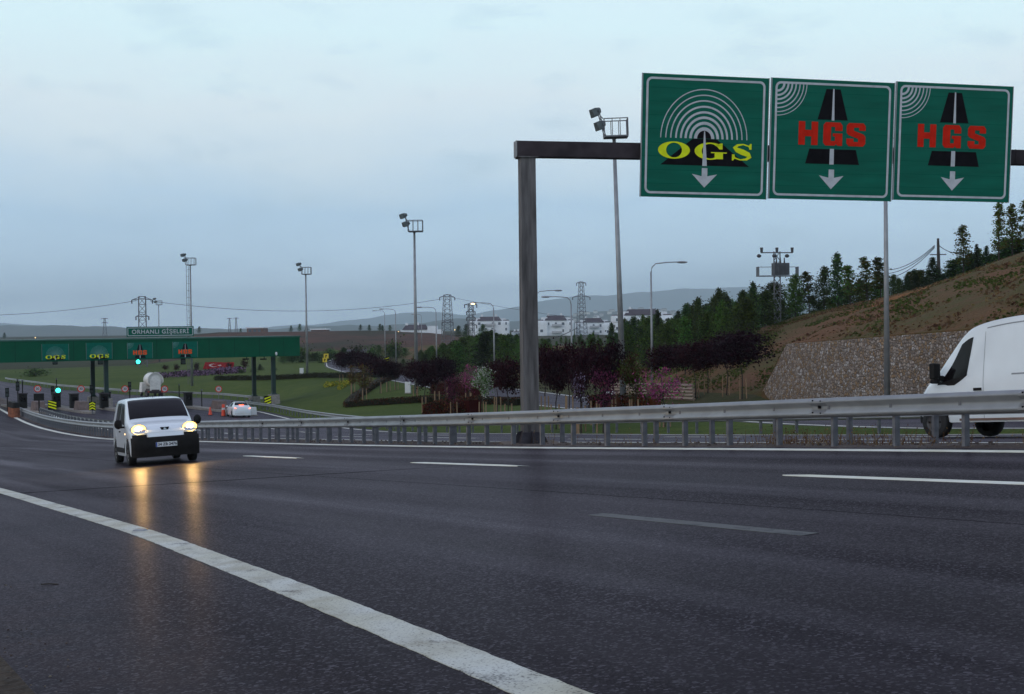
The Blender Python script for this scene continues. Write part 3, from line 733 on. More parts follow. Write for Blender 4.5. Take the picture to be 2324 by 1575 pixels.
    bl.build('road_symbol', M_SBLACK, root); wl.build('road_centre_line', M_REFL, root)
    if bl2.v: bl2.build('road_symbol', M_SBLACK, root); wl2.build('road_centre_line', M_REFL, root)
    lt.build('lettering', lm, root)
    if ar.v: ar.build('arrow', M_REFL, root)
for kind, x, y, lab in (('ogs', 1598.5, 311.5, 'green OGS lane sign with yellow letters and white wave arcs on the gantry'),
                        ('hgs', 1886, 319, 'green HGS lane sign with red letters, middle panel on the gantry'),
                        ('hgs_wide', 2161, 324.5, 'green HGS lane sign with wide-spaced red letters, at the far end of the gantry')):
    P = on_gantry(x, y) + Vector((gdir.y, -gdir.x, 0)) * .30
    # keep it where the photograph shows it after moving it forward
    P = Vector((P.x, P.y, P.z)); d_ = on_gantry(x, y) - Vector((0, 0, EYE)); k_ = (P - Vector((0, 0, EYE))).dot(Vector((-gdir.y, gdir.x, 0))) / d_.dot(Vector((-gdir.y, gdir.x, 0))); P = Vector((0, 0, EYE)) + d_ * k_
    M_ = Matrix.Translation(P) @ Matrix.Rotation(GA, 4, 'Z') @ Matrix.Rotation(radians(3.5), 4, 'X') @ Matrix.Rotation(radians(.8), 4, 'Y')
    sg = thing('lane_sign', lab, 'road sign', M=M_, group='lane signs on the gantry'); lane_sign(kind, {'ogs': 3.26, 'hgs': 3.31, 'hgs_wide': 3.27}[kind], 2.97, sg)

# ------------------------------------------------------------------ vehicles
def pchip(tab):
    xs = [a for a, _ in tab]; ys = [b for _, b in tab]; n = len(xs)
    h = [xs[i + 1] - xs[i] for i in range(n - 1)]; d = [(ys[i + 1] - ys[i]) / h[i] for i in range(n - 1)]
    m = [d[0]] + [0 if d[i - 1] * d[i] <= 0 else 2 * d[i - 1] * d[i] / (d[i - 1] + d[i]) for i in range(1, n - 1)] + [d[-1]]
    def f(x):
        x = max(xs[0], min(xs[-1], x)); i = 0
        while i < n - 2 and x > xs[i + 1]: i += 1
        t = (x - xs[i]) / h[i]
        return (1 + 2 * t) * (1 - t) ** 2 * ys[i] + t * (1 - t) ** 2 * h[i] * m[i] + t * t * (3 - 2 * t) * ys[i + 1] + t * t * (t - 1) * h[i] * m[i + 1]
    return f
class Body:
    """a vehicle shell lofted from cross-sections; y runs from the nose (0) backwards"""
    def __init__(s, st, L, zb, arches, crown=.03):
        # st: list of (y, top z, belt z, half width, top half width)
        s.zt = pchip([(q[0], q[1]) for q in st]); s.zs = pchip([(q[0], q[2]) for q in st]); s.w = pchip([(q[0], q[3]) for q in st]); s.wt = pchip([(q[0], q[4]) for q in st])
        s.L = L; s.zb0 = zb; s.ar = arches; s.crown = crown
    def zb(s, y):
        z = s.zb0 + .10 * sm(.25, 0, y) * 0
        for yc, zc, R in s.ar:
            if abs(y - yc) < R: z = max(z, zc + sqrt(R * R - (y - yc) ** 2))
        return z
    def prof(s, y):
        zb, zt, zs, w_, wt_ = s.zb(y), s.zt(y), s.zs(y), s.w(y), s.wt(y); c = s.crown
        zs = max(zs, zb + .05)
        return [(w_ * .97, zb), (w_ * .995, lerp(zb, zs, .12)), (w_ * 1.0, lerp(zb, zs, .55)), (w_ * .985, zs), (lerp(w_, wt_, .5) , lerp(zs, zt, .5)), (wt_ + .012, zt - .075 * min(1, max(.2, (zt - zs) / .3))), (wt_ - .075, zt + c * .1), (wt_ * .5, zt + c * .8), (0, zt + c)]
    def S(s, y, v):
        pr = s.prof(y); sg = 1
        if v > 8: v = 16 - v; sg = -1
        i = min(int(v), 7); t = v - i
        P0, P1, P2, P3 = pr[max(i - 1, 0)], pr[i], pr[i + 1], pr[min(i + 2, 8)]
        if i == 7: P3 = (-pr[7][0], pr[7][1])
        cr_ = lambda a, b, c, d: .5 * (2 * b + (c - a) * t + (2 * a - 5 * b + 4 * c - d) * t * t + (3 * b - a - 3 * c + d) * t ** 3)
        if i in (0, 1, 2): q = (lerp(P1[0], P2[0], t), lerp(P1[1], P2[1], t))
        else: q = (cr_(P0[0], P1[0], P2[0], P3[0]), cr_(P0[1], P1[1], P2[1], P3[1]))
        return Vector((sg * q[0], y, q[1]))
    def shell(s, ny=90, nv=64):
        mb = MB(); ys = sorted(set([s.L * i / ny for i in range(ny + 1)] + [.015, .03, .06, .1, s.L - .015, s.L - .03, s.L - .06] + [yc + sg * R * k for yc, _, R in s.ar for sg in (-1, 1) for k in (1, .995, .97, .9, .8)]))
        vs = [s.S(y, 16 * j / nv) for y in ys for j in range(nv + 1)]; N = nv + 1
        fs = [(i * N + j, i * N + j + 1, (i + 1) * N + j + 1, (i + 1) * N + j) for i in range(len(ys) - 1) for j in range(nv)]
        fs.append(tuple(range(nv + 1))[::-1]); fs.append(tuple(range((len(ys) - 1) * N, len(ys) * N)))
        mb.add(vs, fs); return mb
    def patch(s, quad, off=.006, nu=14, nv=10, mb=None):
        """panel lying on the shell: quad of (y, v) corners, bilinear"""
        (a, b, c, d) = quad; mb = mb or MB()
        def fn(u, w_):
            y = lerp(lerp(a[0], b[0], u), lerp(d[0], c[0], u), w_); v = lerp(lerp(a[1], b[1], u), lerp(d[1], c[1], u), w_)
            P = s.S(y, v); e = .01; n_ = (s.S(y + e, v) - s.S(y - e, v)).cross(s.S(y, min(16, v + e)) - s.S(y, max(0, v - e)))
            n_ = n_.normalized() if n_.length > 1e-9 else Vector((0, 0, 1))
            cen = Vector((0, y, .8))
            if n_.dot(P - cen) < 0: n_ = -n_
            return P + n_ * off
        return mb.grid(fn, nu, nv)
def wheel(parent, x, y, R, wd, side, rim_m=M_RIM):
    o = MB()
    prof = [(-wd / 2, R * .62), (-wd / 2, R * .9), (-wd / 2 + .02, R * .985), (0, R), (wd / 2 - .02, R * .985), (wd / 2, R * .9), (wd / 2 + .005, R * .62)]
    n = 32
    o.add([(a, r * cos(2 * pi * k / n), r * sin(2 * pi * k / n)) for a, r in prof for k in range(n)], [(i * n + k, i * n + (k + 1) % n, (i + 1) * n + (k + 1) % n, (i + 1) * n + k) for i in range(len(prof) - 1) for k in range(n)])
    wh = bpy.data.objects.new('wheel', None); COL.objects.link(wh); wh.parent = parent; wh.location = (x, y, R)
    recalc(o.build('tyre', M_TYRE, wh, smooth=True))
    r = MB(); xo = side * wd * .36
    disc = [(xo, R * .63)] ; N = 32
    r.add([(xo * .8, 0, 0)] + [(xo * .75, R * .3 * cos(2 * pi * k / N), R * .3 * sin(2 * pi * k / N)) for k in range(N)] + [(xo, R * .55 * cos(2 * pi * k / N), R * .55 * sin(2 * pi * k / N)) for k in range(N)] + [(xo * 1.25, R * .64 * cos(2 * pi * k / N), R * .64 * sin(2 * pi * k / N)) for k in range(N)],
          [(0, 1 + k, 1 + (k + 1) % N) for k in range(N)] + [(1 + k, 1 + (k + 1) % N, 1 + N + (k + 1) % N, 1 + N + k) for k in range(N)] + [(1 + N + k, 1 + N + (k + 1) % N, 1 + 2 * N + (k + 1) % N, 1 + 2 * N + k) for k in range(N)])
    for k in range(6):
        a = 2 * pi * k / 6; r.box((xo * 1.08, R * .44 * cos(a), R * .44 * sin(a)), (.012, R * .12, R * .12), mi=1)
    recalc(r.build('rim', [rim_m, M_BLACK], wh, smooth=False)); return wh
def ground_matrix(X, Y, az):
    """matrix whose -y axis heads towards compass azimuth az (0 = away from the camera, + = right), lying on the slope"""
    hx, hy = sin(az), cos(az); e = 1.2
    def g_(x, y): return Vector((x, y, gz(x, y)))
    f = (g_(X + hx * e, Y + hy * e) - g_(X - hx * e, Y - hy * e)).normalized()
    r = (g_(X + hy * .8, Y - hx * .8) - g_(X - hy * .8, Y + hx * .8)).normalized()
    up = r.cross(f).normalized(); r = f.cross(up).normalized()
    M_ = Matrix(((-r.x, -f.x, up.x, X), (-r.y, -f.y, up.y, Y), (-r.z, -f.z, up.z, gz(X, Y)), (0, 0, 0, 1)))
    return M_

# --- small white van coming towards us with its lamps lit
def small_van():
    P = foot(379, 31.0)
    Mv = ground_matrix(P.x, P.y, radians(180 - 24.5)) @ Matrix.Translation((0, -.0, .006))
    root = thing('delivery_van', 'small white van with lit headlamps and black bumper driving towards the camera', 'van', M=Mv)
    st = [(0, .58, .45, .62, .54), (.03, .74, .55, .72, .62), (.10, .86, .66, .79, .68), (.25, .95, .78, .83, .71), (.5, 1.02, .86, .85, .73), (.78, 1.09, .93, .858, .77), (1.0, 1.27, .98, .858, .765), (1.3, 1.49, 1.0, .858, .74), (1.55, 1.63, 1.02, .858, .72), (1.85, 1.685, 1.03, .858, .71), (2.5, 1.71, 1.04, .858, .705), (3.4, 1.70, 1.04, .85, .70), (3.74, 1.64, 1.02, .83, .69), (3.86, 1.45, .98, .80, .65)]
    B = Body(st, 3.86, .23, [(.72, .31, .37), (3.23, .31, .37)], .025)
    b = B.shell().build('body', M_WHITE, root, smooth=True); recalc(b)
    recalc(B.patch([(.88, 5.75), (1.60, 5.75), (1.60, 10.25), (.88, 10.25)], .006, 14, 24).build('windscreen', M_GLASS, root, smooth=True))
    for s_, V in ((1, lambda v: v), (-1, lambda v: 16 - v)):
        recalc(B.patch([(1.12, V(3.12)), (2.02, V(3.12)), (2.02, V(4.85)), (1.55, V(4.85))], .006).build('side_window', M_GLASS, root, smooth=True))
        recalc(B.patch([(2.12, V(3.12)), (2.98, V(3.12)), (2.98, V(4.8)), (2.12, V(4.85))], .006).build('side_window', M_GLASS, root, smooth=True))
        recalc(B.patch([(1.05, V(.95)), (2.86, V(.95)), (2.86, V(1.35)), (1.05, V(1.35))], .012).build('side_moulding', M_BLACK, root, smooth=True))
        for y0, v1 in ((1.02, 3.1), (2.07, 4.9), (3.0, 4.9)):
            recalc(B.patch([(y0, V(.75)), (y0 + .014, V(.75)), (y0 + .014, V(v1)), (y0, V(v1))], .003, 1, 20).build('door_gap', mat('panel_gap', (.25, .27, .29), .5, var=.1), root))
        mb = MB(); x = s_ * 1.0
        mb.ball((x, 1.06, 1.06), (.10, .06, .125), 8); mb.box((s_ * .89, 1.09, .98), (.14, .05, .05)); mb.build('mirror', M_BLACK, root, smooth=True)
        hm = MB(); hm.box((s_ * .862, 2.0, .86), (.03, .16, .035)); hm.build('handle', M_BLACK, root)
        wheel(root, s_ * .755, .72, .31, .19, s_); wheel(root, s_ * .755, 3.23, .31, .19, s_)
        im = MB(); im.ball((s_ * .852, .98, .80), (.012, .045, .025), 6); im.build('side_indicator', M_AMBER, root, smooth=True)
    # front panels follow one curved nose surface
    def yf(x, z, d=0.): return -.025 + .14 * (abs(x) / .835) ** 7 + pchip([(.2, .01), (.35, -.01), (.5, -.03), (.66, -.01), (.74, .02), (.86, .10), (.98, .30)])(z) - d
    def panel(name, x0, x1, z0, z1, m_, d, n=18, k=8, shape=None, smooth=True):
        mb = MB(); mb.grid(lambda u, v: (lerp(x0, x1, u) * (shape(v) if shape else 1), yf(lerp(x0, x1, u) * (shape(v) if shape else 1), lerp(z0, z1, v), d), lerp(z0, z1, v)), n, k)
        mb.grid(lambda u, v: (lerp(x0, x1, u) * (shape(v) if shape else 1), yf(lerp(x0, x1, u), lerp(z0, z1, v), d - .05), lerp(z0, z1, v)), n, k)
        o = mb.build(name, m_, root, smooth=smooth); return recalc(o)
    panel('bumper', -.835, .835, .20, .70, M_BLACK, .04, 30)
    panel('bumper_strip', -.44, .44, .70, .80, M_WHITE, .035, shape=lambda v: 1 + .05 * (v - .5))
    panel('nose_panel', -.56, .56, .805, .96, M_WHITE, .02)
    panel('air_intake', -.36, .36, .27, .37, M_SBLACK, .036)
    for s_ in (-1, 1):
        panel('bumper_corner_or_shade', s_ * .46, s_ * .80, .69, .77, M_BLACK, .03)
        mb = MB(); cx_, cz_ = s_ * .63, .90
        mb.grid(lambda u, v: (cx_ + .185 * (v ** .5) * cos(2 * pi * u) * (1 + .1 * s_ * cos(2 * pi * u)), yf(cx_ + .17 * v ** .5 * cos(2 * pi * u), min(.97, cz_ + .095 * v ** .5 * sin(2 * pi * u)), .045 - .02 * v), cz_ + .105 * (v ** .5) * sin(2 * pi * u)), 28, 5)
        h = recalc(mb.build('headlight', M_CHROME, root, smooth=True))
        yl = yf(cx_, cz_) - .045; RL = (.18, .125)
        bw = MB(); R0 = [(cx_ + RL[0] * 1.06 * cos(2 * pi * k / 24), cz_ + RL[1] * 1.06 * sin(2 * pi * k / 24)) for k in range(24)]
        bw.add([(x, yl + .004, z) for x, z in R0] + [(x, yl - .022, z) for x, z in R0], [tuple(range(24))] + [(k, (k + 1) % 24, 24 + (k + 1) % 24, 24 + k) for k in range(24)]); bw.build('light_shield', M_SBLACK, h)  # black cup added to keep lamp light off the white nose
        MB().add([(cx_ + RL[0] * cos(2 * pi * k / 24), yl, cz_ + RL[1] * sin(2 * pi * k / 24)) for k in range(24)], [tuple(range(24))]).build('lamp', M_WARM, h)
        MB().add([(cx_ + .075 * cos(2 * pi * k / 24), yl - .004, cz_ + .055 * sin(2 * pi * k / 24)) for k in range(24)], [tuple(range(24))]).build('bulb', M_HEAD, h)
    # emblem: dark trapezoid with a small silver mark
    e = MB(); y0 = yf(0, .885) - .03; e.prism([(-.115, .045), (.115, .045), (.07, -.045), (-.07, -.045)], .02, Matrix.Translation((0, y0, .885))); eb = e.build('emblem', M_SBLACK, root)
    l = MB(); l.prism([(-.045, -.03), (-.025, 0), (-.035, .02), (0, .035), (.02, .015), (.04, .02), (.03, -.005), (.045, -.03), (.015, -.012), (0, -.03), (-.012, -.012)], .008, Matrix.Translation((0, y0 - .02, .885))); l.build('emblem_mark', M_CHROME, eb)
    y1 = yf(0, .5) - .045
    pm = MB(); pm.box((0, y1, .50), (.52, .012, .115)); pm.box((-.243, y1 - .004, .50), (.032, .012, .113), mi=1); pl = pm.build('number_plate', [M_PLATE, M_BLUE], root)
    put('lettering', text_mesh('34 ZB 2476', .098, M_SBLACK, .004, .0015), pl, (.02, y1 - .012, .50), (pi / 2, 0, 0))
    an = MB(); an.tube([(0, 1.72, 1.66), (0, 1.95, 1.84)], .006, 6); an.build('antenna', M_BLACK, root)
    fl = MB(); fl.box((0, 1.95, .27), (1.5, 3.4, .06)); fl.build('floor_pan', M_BLACK, root)
    wi = MB()
    for x in (-.42, .12): wi.tube([(x, .86, 1.135), (x + .30, .93, 1.20), (x + .52, .93, 1.195)], .008, 5)
    wi.build('wiper', M_BLACK, root)
    rm = MB(); rm.box((0, 1.60, 1.52), (.2, .03, .06)); rm.build('inside_mirror', M_CHROME, root)
    return root
small_van()

# --- big white panel van passing on the opposite carriageway
def big_van():
    nose = at(2128, 910, 29.2)
    az = radians(-29.5); hx, hy = sin(az), cos(az)
    P = Vector((nose.x, 29.2, 0)); c = P + Vector((-hx, -hy, 0)) * 0.0
    Mv = ground_matrix(c.x - hx * 2.5, c.y - hy * 2.5, az) @ Matrix.Translation((0, -2.5, .006))
    # shift so that its near (left) side sits at the nose point
    root = thing('panel_van', 'large white high-roofed panel van passing behind the median guardrail', 'van', M=Mv)
    st = [(0, .72, .5, .48, .42), (.05, .92, .62, .60, .52), (.18, 1.06, .75, .76, .66), (.42, 1.19, .98, .91, .78), (.62, 1.30, 1.12, .975, .86), (.84, 1.50, 1.22, .99, .86), (1.2, 1.92, 1.25, .995, .82), (1.53, 2.27, 1.25, .995, .79), (1.8, 2.44, 1.25, .995, .78), (2.35, 2.55, 1.25, .995, .78), (3.0, 2.60, 1.25, .995, .78), (5.0, 2.64, 1.25, .995, .78), (5.7, 2.62, 1.25, .985, .77), (5.9, 2.5, 1.2, .96, .75)]
    B = Body(st, 5.9, .34, [(.76, .36, .43), (5.0, .36, .45)], .03)
    recalc(B.shell(110, 64).build('body', M_WHITE, root, smooth=True))
    recalc(B.patch([(.80, 5.8), (1.53, 5.8), (1.53, 10.2), (.80, 10.2)], .006, 14, 22).build('windscreen', M_GLASS, root, smooth=True))
    for s_, V in ((1, lambda v: v), (-1, lambda v: 16 - v)):
        recalc(B.patch([(.93, V(2.98)), (1.72, V(3.25)), (1.84, V(4.64)), (1.52, V(4.68))], .007, 16, 10).build('side_window', M_GLASS, root, smooth=True))
        recalc(B.patch([(.90, V(2.80)), (1.38, V(2.80)), (1.74, V(3.26)), (.92, V(3.10))], .005, 8, 6).build('window_surround', M_BLACK, root, smooth=True))
        for v_, y0, y1 in ((4.82, 2.2, 5.7), (3.15, 2.9, 5.6), (2.05, 1.55, 5.7), (1.55, 1.6, 5.7)):
            recalc(B.patch([(y0, V(v_)), (y1, V(v_)), (y1, V(v_ + .055)), (y0, V(v_ + .055))], .004, 30, 2).build('crease', mat('panel_gap', (.25, .27, .29), .5, var=.1), root))
        for y0 in (2.16, 3.3):
            recalc(B.patch([(y0, V(.6)), (y0 + .012, V(.6)), (y0 + .012, V(4.7)), (y0, V(4.7))], .003, 1, 24).build('door_gap', mat('panel_gap', (.25, .27, .29), .5, var=.1), root))
        m = MB(); x = s_ * 1.16; m.box((s_ * 1.05, 1.06, 1.34), (.22, .07, .12)); m.box((x, 1.0, 1.50), (.22, .15, .36)); m.box((x, 1.0, 1.27), (.2, .14, .10))
        mo = m.build('mirror', M_BLACK, root); bv = mo.modifiers.new('bevel', 'BEVEL'); bv.width = .03; bv.segments = 2
        h = MB(); h.box((s_ * 1.002, 2.02, 1.06), (.035, .2, .06)); h.build('handle', M_BLACK, root)
        sd = MB(); sd.box((s_ * .985, 2.75, .40), (.03, 2.5, .05)); sd.build('sill_trim', mat('sill_rust', (.16, .10, .08), .7, var=.3), root)
        [wheel(root, s_ * .87, y_, .355, .23, s_, mat('dark_steel_rim', (.055, .055, .06), .5, .5, var=.2)) for y_ in (.76, 5.0)]; recalc(B.patch([(.08, V(.0)), (.32, V(0)), (.32, V(1.7)), (.08, V(1.7))], .010).build('bumper_corner_or_shade', M_BLACK, root, smooth=True))  # black patch ahead of the front wheel paints in the shade there
        l = MB(); l.ball((s_ * .72, .22, .92), (.14, .14, .10), 8); l.build('headlight', M_CHROME, root, smooth=True)
    fl = MB(); fl.box((0, 2.9, .42), (1.75, 5.2, .12)); fl.build('floor_pan', M_BLACK, root)
    bp = MB(); bp.grid(lambda u, v: (lerp(-.9, .9, u), -.04 + .46 * abs(2 * u - 1) ** 2.2, lerp(.33, .62, v)), 16, 3); recalc(bp.build('bumper', M_BLACK, root, smooth=True))
    return root
big_van()

# --- white saloon car driving to the toll, seen from behind
def saloon():
    P = foot(550, 115)
    az = radians(-22); hx, hy = sin(az), cos(az)
    Mv = ground_matrix(P.x, P.y, az) @ Matrix.Translation((0, -4.4, .004))
    root = thing('saloon_car', 'white saloon car with glowing red tail lamps heading for the toll', 'car', M=Mv)
    st = [(0, .60, .45, .66, .56), (.08, .72, .55, .78, .66), (.4, .80, .66, .86, .70), (1.1, .93, .84, .88, .72), (1.5, 1.12, .90, .885, .68), (2.0, 1.37, .92, .885, .60), (2.5, 1.43, .93, .885, .58), (3.1, 1.40, .94, .885, .58), (3.5, 1.24, .95, .88, .64), (3.85, 1.06, .95, .875, .70), (4.25, 1.02, .92, .86, .70), (4.4, .92, .80, .80, .66), (4.44, .70, .6, .74, .62)]
    B = Body(st, 4.44, .20, [(.85, .31, .37), (3.5, .31, .37)], .02)
    recalc(B.shell(80, 48).build('body', M_WHITE, root, smooth=True))
    recalc(B.patch([(3.2, 5.8), (3.72, 5.8), (3.72, 10.2), (3.2, 10.2)], .006, 10, 18).build('rear_window', M_GLASS, root, smooth=True))
    for s_, V in ((1, lambda v: v), (-1, lambda v: 16 - v)):
        recalc(B.patch([(1.6, V(3.1)), (3.4, V(3.1)), (3.05, V(4.7)), (2.1, V(4.7))], .006).build('side_window', M_GLASS, root, smooth=True))
        wheel(root, s_ * .76, .85, .31, .2, s_); wheel(root, s_ * .76, 3.5, .31, .2, s_)
        t = MB(); t.ball((s_ * .62, 4.36, .84), (.15, .06, .075), 8); t.build('tail_lamp', M_TAIL, root, smooth=True)
        m = MB(); m.ball((s_ * .98, 1.55, .98), (.1, .06, .075), 6); m.box((s_ * .88, 1.57, .94), (.12, .04, .03)); m.build('mirror', M_WHITE, root, smooth=True)
    b = MB(); b.box((0, 3.66, 1.16), (.42, .04, .04)); b.build('brake_lamp', M_TAIL, root)
    b = MB(); b.box((0, 4.42, .34), (1.4, .05, .2)); b.build('bumper', M_CABW, root)
    p_ = MB(); p_.box((0, 4.45, .52), (.5, .02, .12)); p_.build('number_plate', M_PLATE, root)
    f_ = MB(); f_.box((0, 2.2, .24), (1.5, 3.9, .06)); f_.build('floor_pan', M_BLACK, root)
saloon()

# --- tank lorry beyond the canopy
def tank_lorry():
    P = foot(352, 178)
    az = radians(-27)
    Mv = ground_matrix(P.x, P.y, az) @ Matrix.Translation((0, -6.2, .004))
    root = thing('tank_lorry', 'white tank lorry seen from behind, above the roof of the small white van', 'lorry', M=Mv)
    n = 28; mb = MB()
    pr = [(6.1, .0), (6.1, 1.02), (6.05, 1.06), (2.6, 1.06), (2.35, .95), (2.25, .5), (2.22, 0)]
    mb.add([(r * cos(2 * pi * k / n), y, 2.45 + r * sin(2 * pi * k / n)) for y, r in pr for k in range(n)], [(i * n + k, i * n + (k + 1) % n, (i + 1) * n + (k + 1) % n, (i + 1) * n + k) for i in range(len(pr) - 1) for k in range(n)])
    recalc(mb.build('tank', M_TANK, root, smooth=True))
    r = MB(); o_ = arc(0, 2.45, 1.13, -20, 200, 20); i_ = arc(0, 2.45, 1.0, -20, 200, 20); r.strip(o_, i_, .2, Matrix.Translation((0, 6.25, 0))); r.box((0, 6.16, 1.75), (1.5, .18, 1.6)); r.build('rear_frame', M_TANK, root)
    c = MB(); c.box((.35, 1.0, 1.3), (1.6, 1.9, 1.4), taper=.92); c.build('cab', M_TANK, root)
    c = MB(); c.box((.35, .02, 1.6), (1.3, .06, .5)); c.build('cab_window', M_GLASS, root)
    ch = MB(); ch.box((0, 3.4, .95), (1.1, 6.0, .3)); ch.box((0, 6.2, .75), (2.2, .12, .35)); ch.build('chassis', M_CHASSIS, root)
    f = MB()
    for x in (-.5, .5): f.tube([(x, 2.7, 3.6), (x, 5.9, 3.6)], .025, 6); [f.tube([(x, y, 3.45), (x, y, 3.6)], .025, 6) for y in (2.7, 4.3, 5.9)]
    f.build('walkway_rail', M_GALV, root)
    for s_ in (-1, 1):
        for y in (1.0, 4.6, 5.6): wheel(root, s_ * .98, y, .48, .3, s_)
        l = MB(); l.box((s_ * .95, 6.27, .78), (.25, .03, .14)); l.build('tail_lamp', mat('unlit_tail_lamp', (.45, .05, .02), .4, var=.1), root)
tank_lorry()

# ------------------------------------------------------------------ toll canopy and plaza
def canopy():
    F0 = Vector((*to_xy(49, 141.6), 0)); gzb = gz(F0.x, F0.y)
    # frame: local x = along p, local y = along t
    p0, p1, t0, dep = 8.0, 52.0, 141.0, 9.2
    zlow = at(640, 808.5, 147).z; ztop = at(640, 762.5, 147).z; hgt = ztop - zlow
    X, Y = to_xy(p0, t0)
    root = thing('toll_canopy', 'long green toll plaza canopy on tall steel columns over concrete feet', 'toll canopy', (X, Y, zlow), ROT30)
    L = p1 - p0
    m = MB(); m.box((L / 2, .1, hgt / 2 - .08), (L, .2, hgt - .16)); m.box((L / 2, dep - .1, hgt / 2 - .08), (L, .2, hgt - .16)); m.box((.1, dep / 2, hgt / 2 - .08), (.2, dep - .4, hgt - .16)); m.box((L - .1, dep / 2, hgt / 2 - .08), (.2, dep - .4, hgt - .16))
    for k in range(1, 15): m.box((k * 3.0, -.002, hgt / 2 - .08), (.035, .008, hgt - .16), mi=1)
    m.build('fascia', [M_CANOPY, mat('fascia_joint', (.004, .035, .022), .7, spec=.1, var=.1)], root)
    m = MB(); m.box((L / 2, dep / 2, hgt - .08), (L + .16, dep + .16, .16)); m.box((L / 2, dep / 2, .35), (L - .4, dep - .4, .12)); m.build('roof', mat('canopy_cap', (.02, .10, .075), .5, var=.15, scale=1), root)
    for k in range(8):
        b = MB(); b.box((2.5 + k * 5.6, dep / 2, .25), (.25, dep - .5, .2)); b.build('roof_beam', mat('canopy_underside', (.015, .03, .028), .7, var=.2), root)
    for p, t in ((49, 142.0), (49, 149.3), (29.6, 142.0), (29.6, 149.3), (12, 142), (12, 149.3)):
        x, y = p - p0, t - t0; gx, gy = to_xy(p, t); zg = gz(gx, gy) - zlow
        c = MB(); c.box((x, y, (zg + 1.15) / 2 + .1), (.44, .44, -(zg + 1.15) + .2)); co = c.build('column', mat('column_dark_green', (.012, .035, .032), .5, .2, var=.25, scale=2), root)
        c = MB(); c.box((x, y, zg + .5), (1.25, 1.25, 1.3), taper=.86); c.build('pedestal', M_CONC, co)
        c = MB(); c.box((x, y, zg + 1.25), (.75, .75, .2), taper=.6); c.build('column_foot', mat('column_dark_green', (.012, .035, .032), .5, .2), co)
    f0 = t0 - .02
    def face(x, y):
        """point of the front fascia seen at a pixel"""
        nrm = Vector((HX, HY, 0)); d = ray(x, y); c = Vector((0, 0, EYE)); k = (f0 - 0) / d.dot(nrm); return c + d * k
    for kind, x, y, wpx, hpx, lab in (('ogs', 125.5, 799, 61, 36.5, 'small OGS sign with yellow letters on the canopy, the one further from the columns'), ('ogs', 225, 796.5, 59, 37, 'small OGS sign with yellow letters on the canopy, right above the middle columns'),
                                      ('hgs', 317.5, 795.5, 57, 36, 'small HGS sign with orange letters on the canopy above the lit green signal'), ('hgs', 420, 793.5, 56, 36, 'small HGS sign with orange letters nearest the empty end of the canopy')):
        P = face(x, y); a = face(x - wpx / 2, y); b = face(x + wpx / 2, y); c = face(x, y - hpx / 2); d = face(x, y + hpx / 2)
        sg = thing('lane_sign', lab, 'road sign', P, ROT30, 'small lane signs on the toll canopy'); lane_sign(kind, (b - a).length, (c - d).length, sg, True)
    # name board on top
    a, b, c, d = face(287, 753), face(439, 753), face(360, 741), face(360, 764)
    W = (b - a).length; Hh = (c - d).length; P = (a + b) / 2; P.z = (c.z + d.z) / 2
    nb = thing('name_board', 'long green board reading ORHANLI GİŞELERİ standing on the canopy', 'sign', P, ROT30)
    m = MB(); m.prism([(-W / 2, -Hh / 2), (W / 2, -Hh / 2), (W / 2, Hh / 2), (-W / 2, Hh / 2)], .08); m.build('panel', M_GREEN, nb)
    o_ = rounded(W * .975, Hh * .82, .12); i_ = rounded(W * .975 - .14, Hh * .82 - .14, .08); o_.append(o_[0]); i_.append(i_[0]); m = MB(); m.strip(o_, i_, .012, Matrix.Translation((0, -.08, 0))); m.build('border', M_REFL, nb)
    tm = text_mesh('ORHANLI GİŞELERİ', Hh * .56, M_REFL, .012, .012, space=1.12); bw = max(v.co.x for v in tm.vertices) - min(v.co.x for v in tm.vertices)
    put('lettering', tm, nb, (-.0, -.09, -.02), (pi / 2, 0, 0), (W * .85 / bw, 1, 1))
    m = MB()
    for k in (-.4, 0, .4): m.box((W * k, .1, -Hh * .3), (.12, .12, Hh * 1.2))
    m.build('support', M_GALV, nb)
    # signal heads hanging below the fascia
    for x, lit, lab in ((155 - 29, False, 'unlit signal head under the canopy below the outer OGS sign'), (229, False, 'unlit signal head beside the middle column under the canopy'), (314, True, 'signal head showing green under the canopy below an HGS sign'), (417, False, 'unlit signal head under the canopy below the last HGS sign')):
        P = face(x, 821)
        s_ = thing('traffic_signal', lab, 'traffic signal', P + Vector((HX, HY, 0)) * .3, ROT30, 'signal heads under the canopy')
        m = MB(); m.box((0, 0, .05), (.5, .28, .72)); m.box((0, .02, .55), (.08, .08, .5)); m.build('housing', M_BLACK, s_)
        n = 16; r_ = .23
        l = MB(); l.tube([(0, -.14, 0), (0, -.19, 0)], r_, n); l.build('lens', M_GLAMP if lit else mat('dark_lens', (.02, .03, .03), .3, var=.1), s_)
    for x in (60, 72, 200, 250, 560, 600):
        P = face(x, 817); b = thing('canopy_camera', 'small dark camera hanging under the canopy edge', 'camera', P + Vector((HX, HY, 0)) * .4, ROT30, 'cameras under the canopy edge')
        m = MB(); m.box((0, 0, .1), (.7, .3, .16)); m.box((.1, 0, .3), (.08, .08, .4)); m.build('camera_body', M_BLACK, b)
    P = face(626, 803)
    b = thing('white_lamp', 'little white lamp fixed low on the canopy beside the end column', 'lamp', P, ROT30)
    m = MB(); m.ball((0, -.12, 0), (.14, .12, .22), 8); m.build('lamp_glass', M_CABW, b, smooth=True); m = MB(); m.box((0, -.03, .18), (.2, .06, .1)); m.build('bracket', M_GALV, b)
canopy()

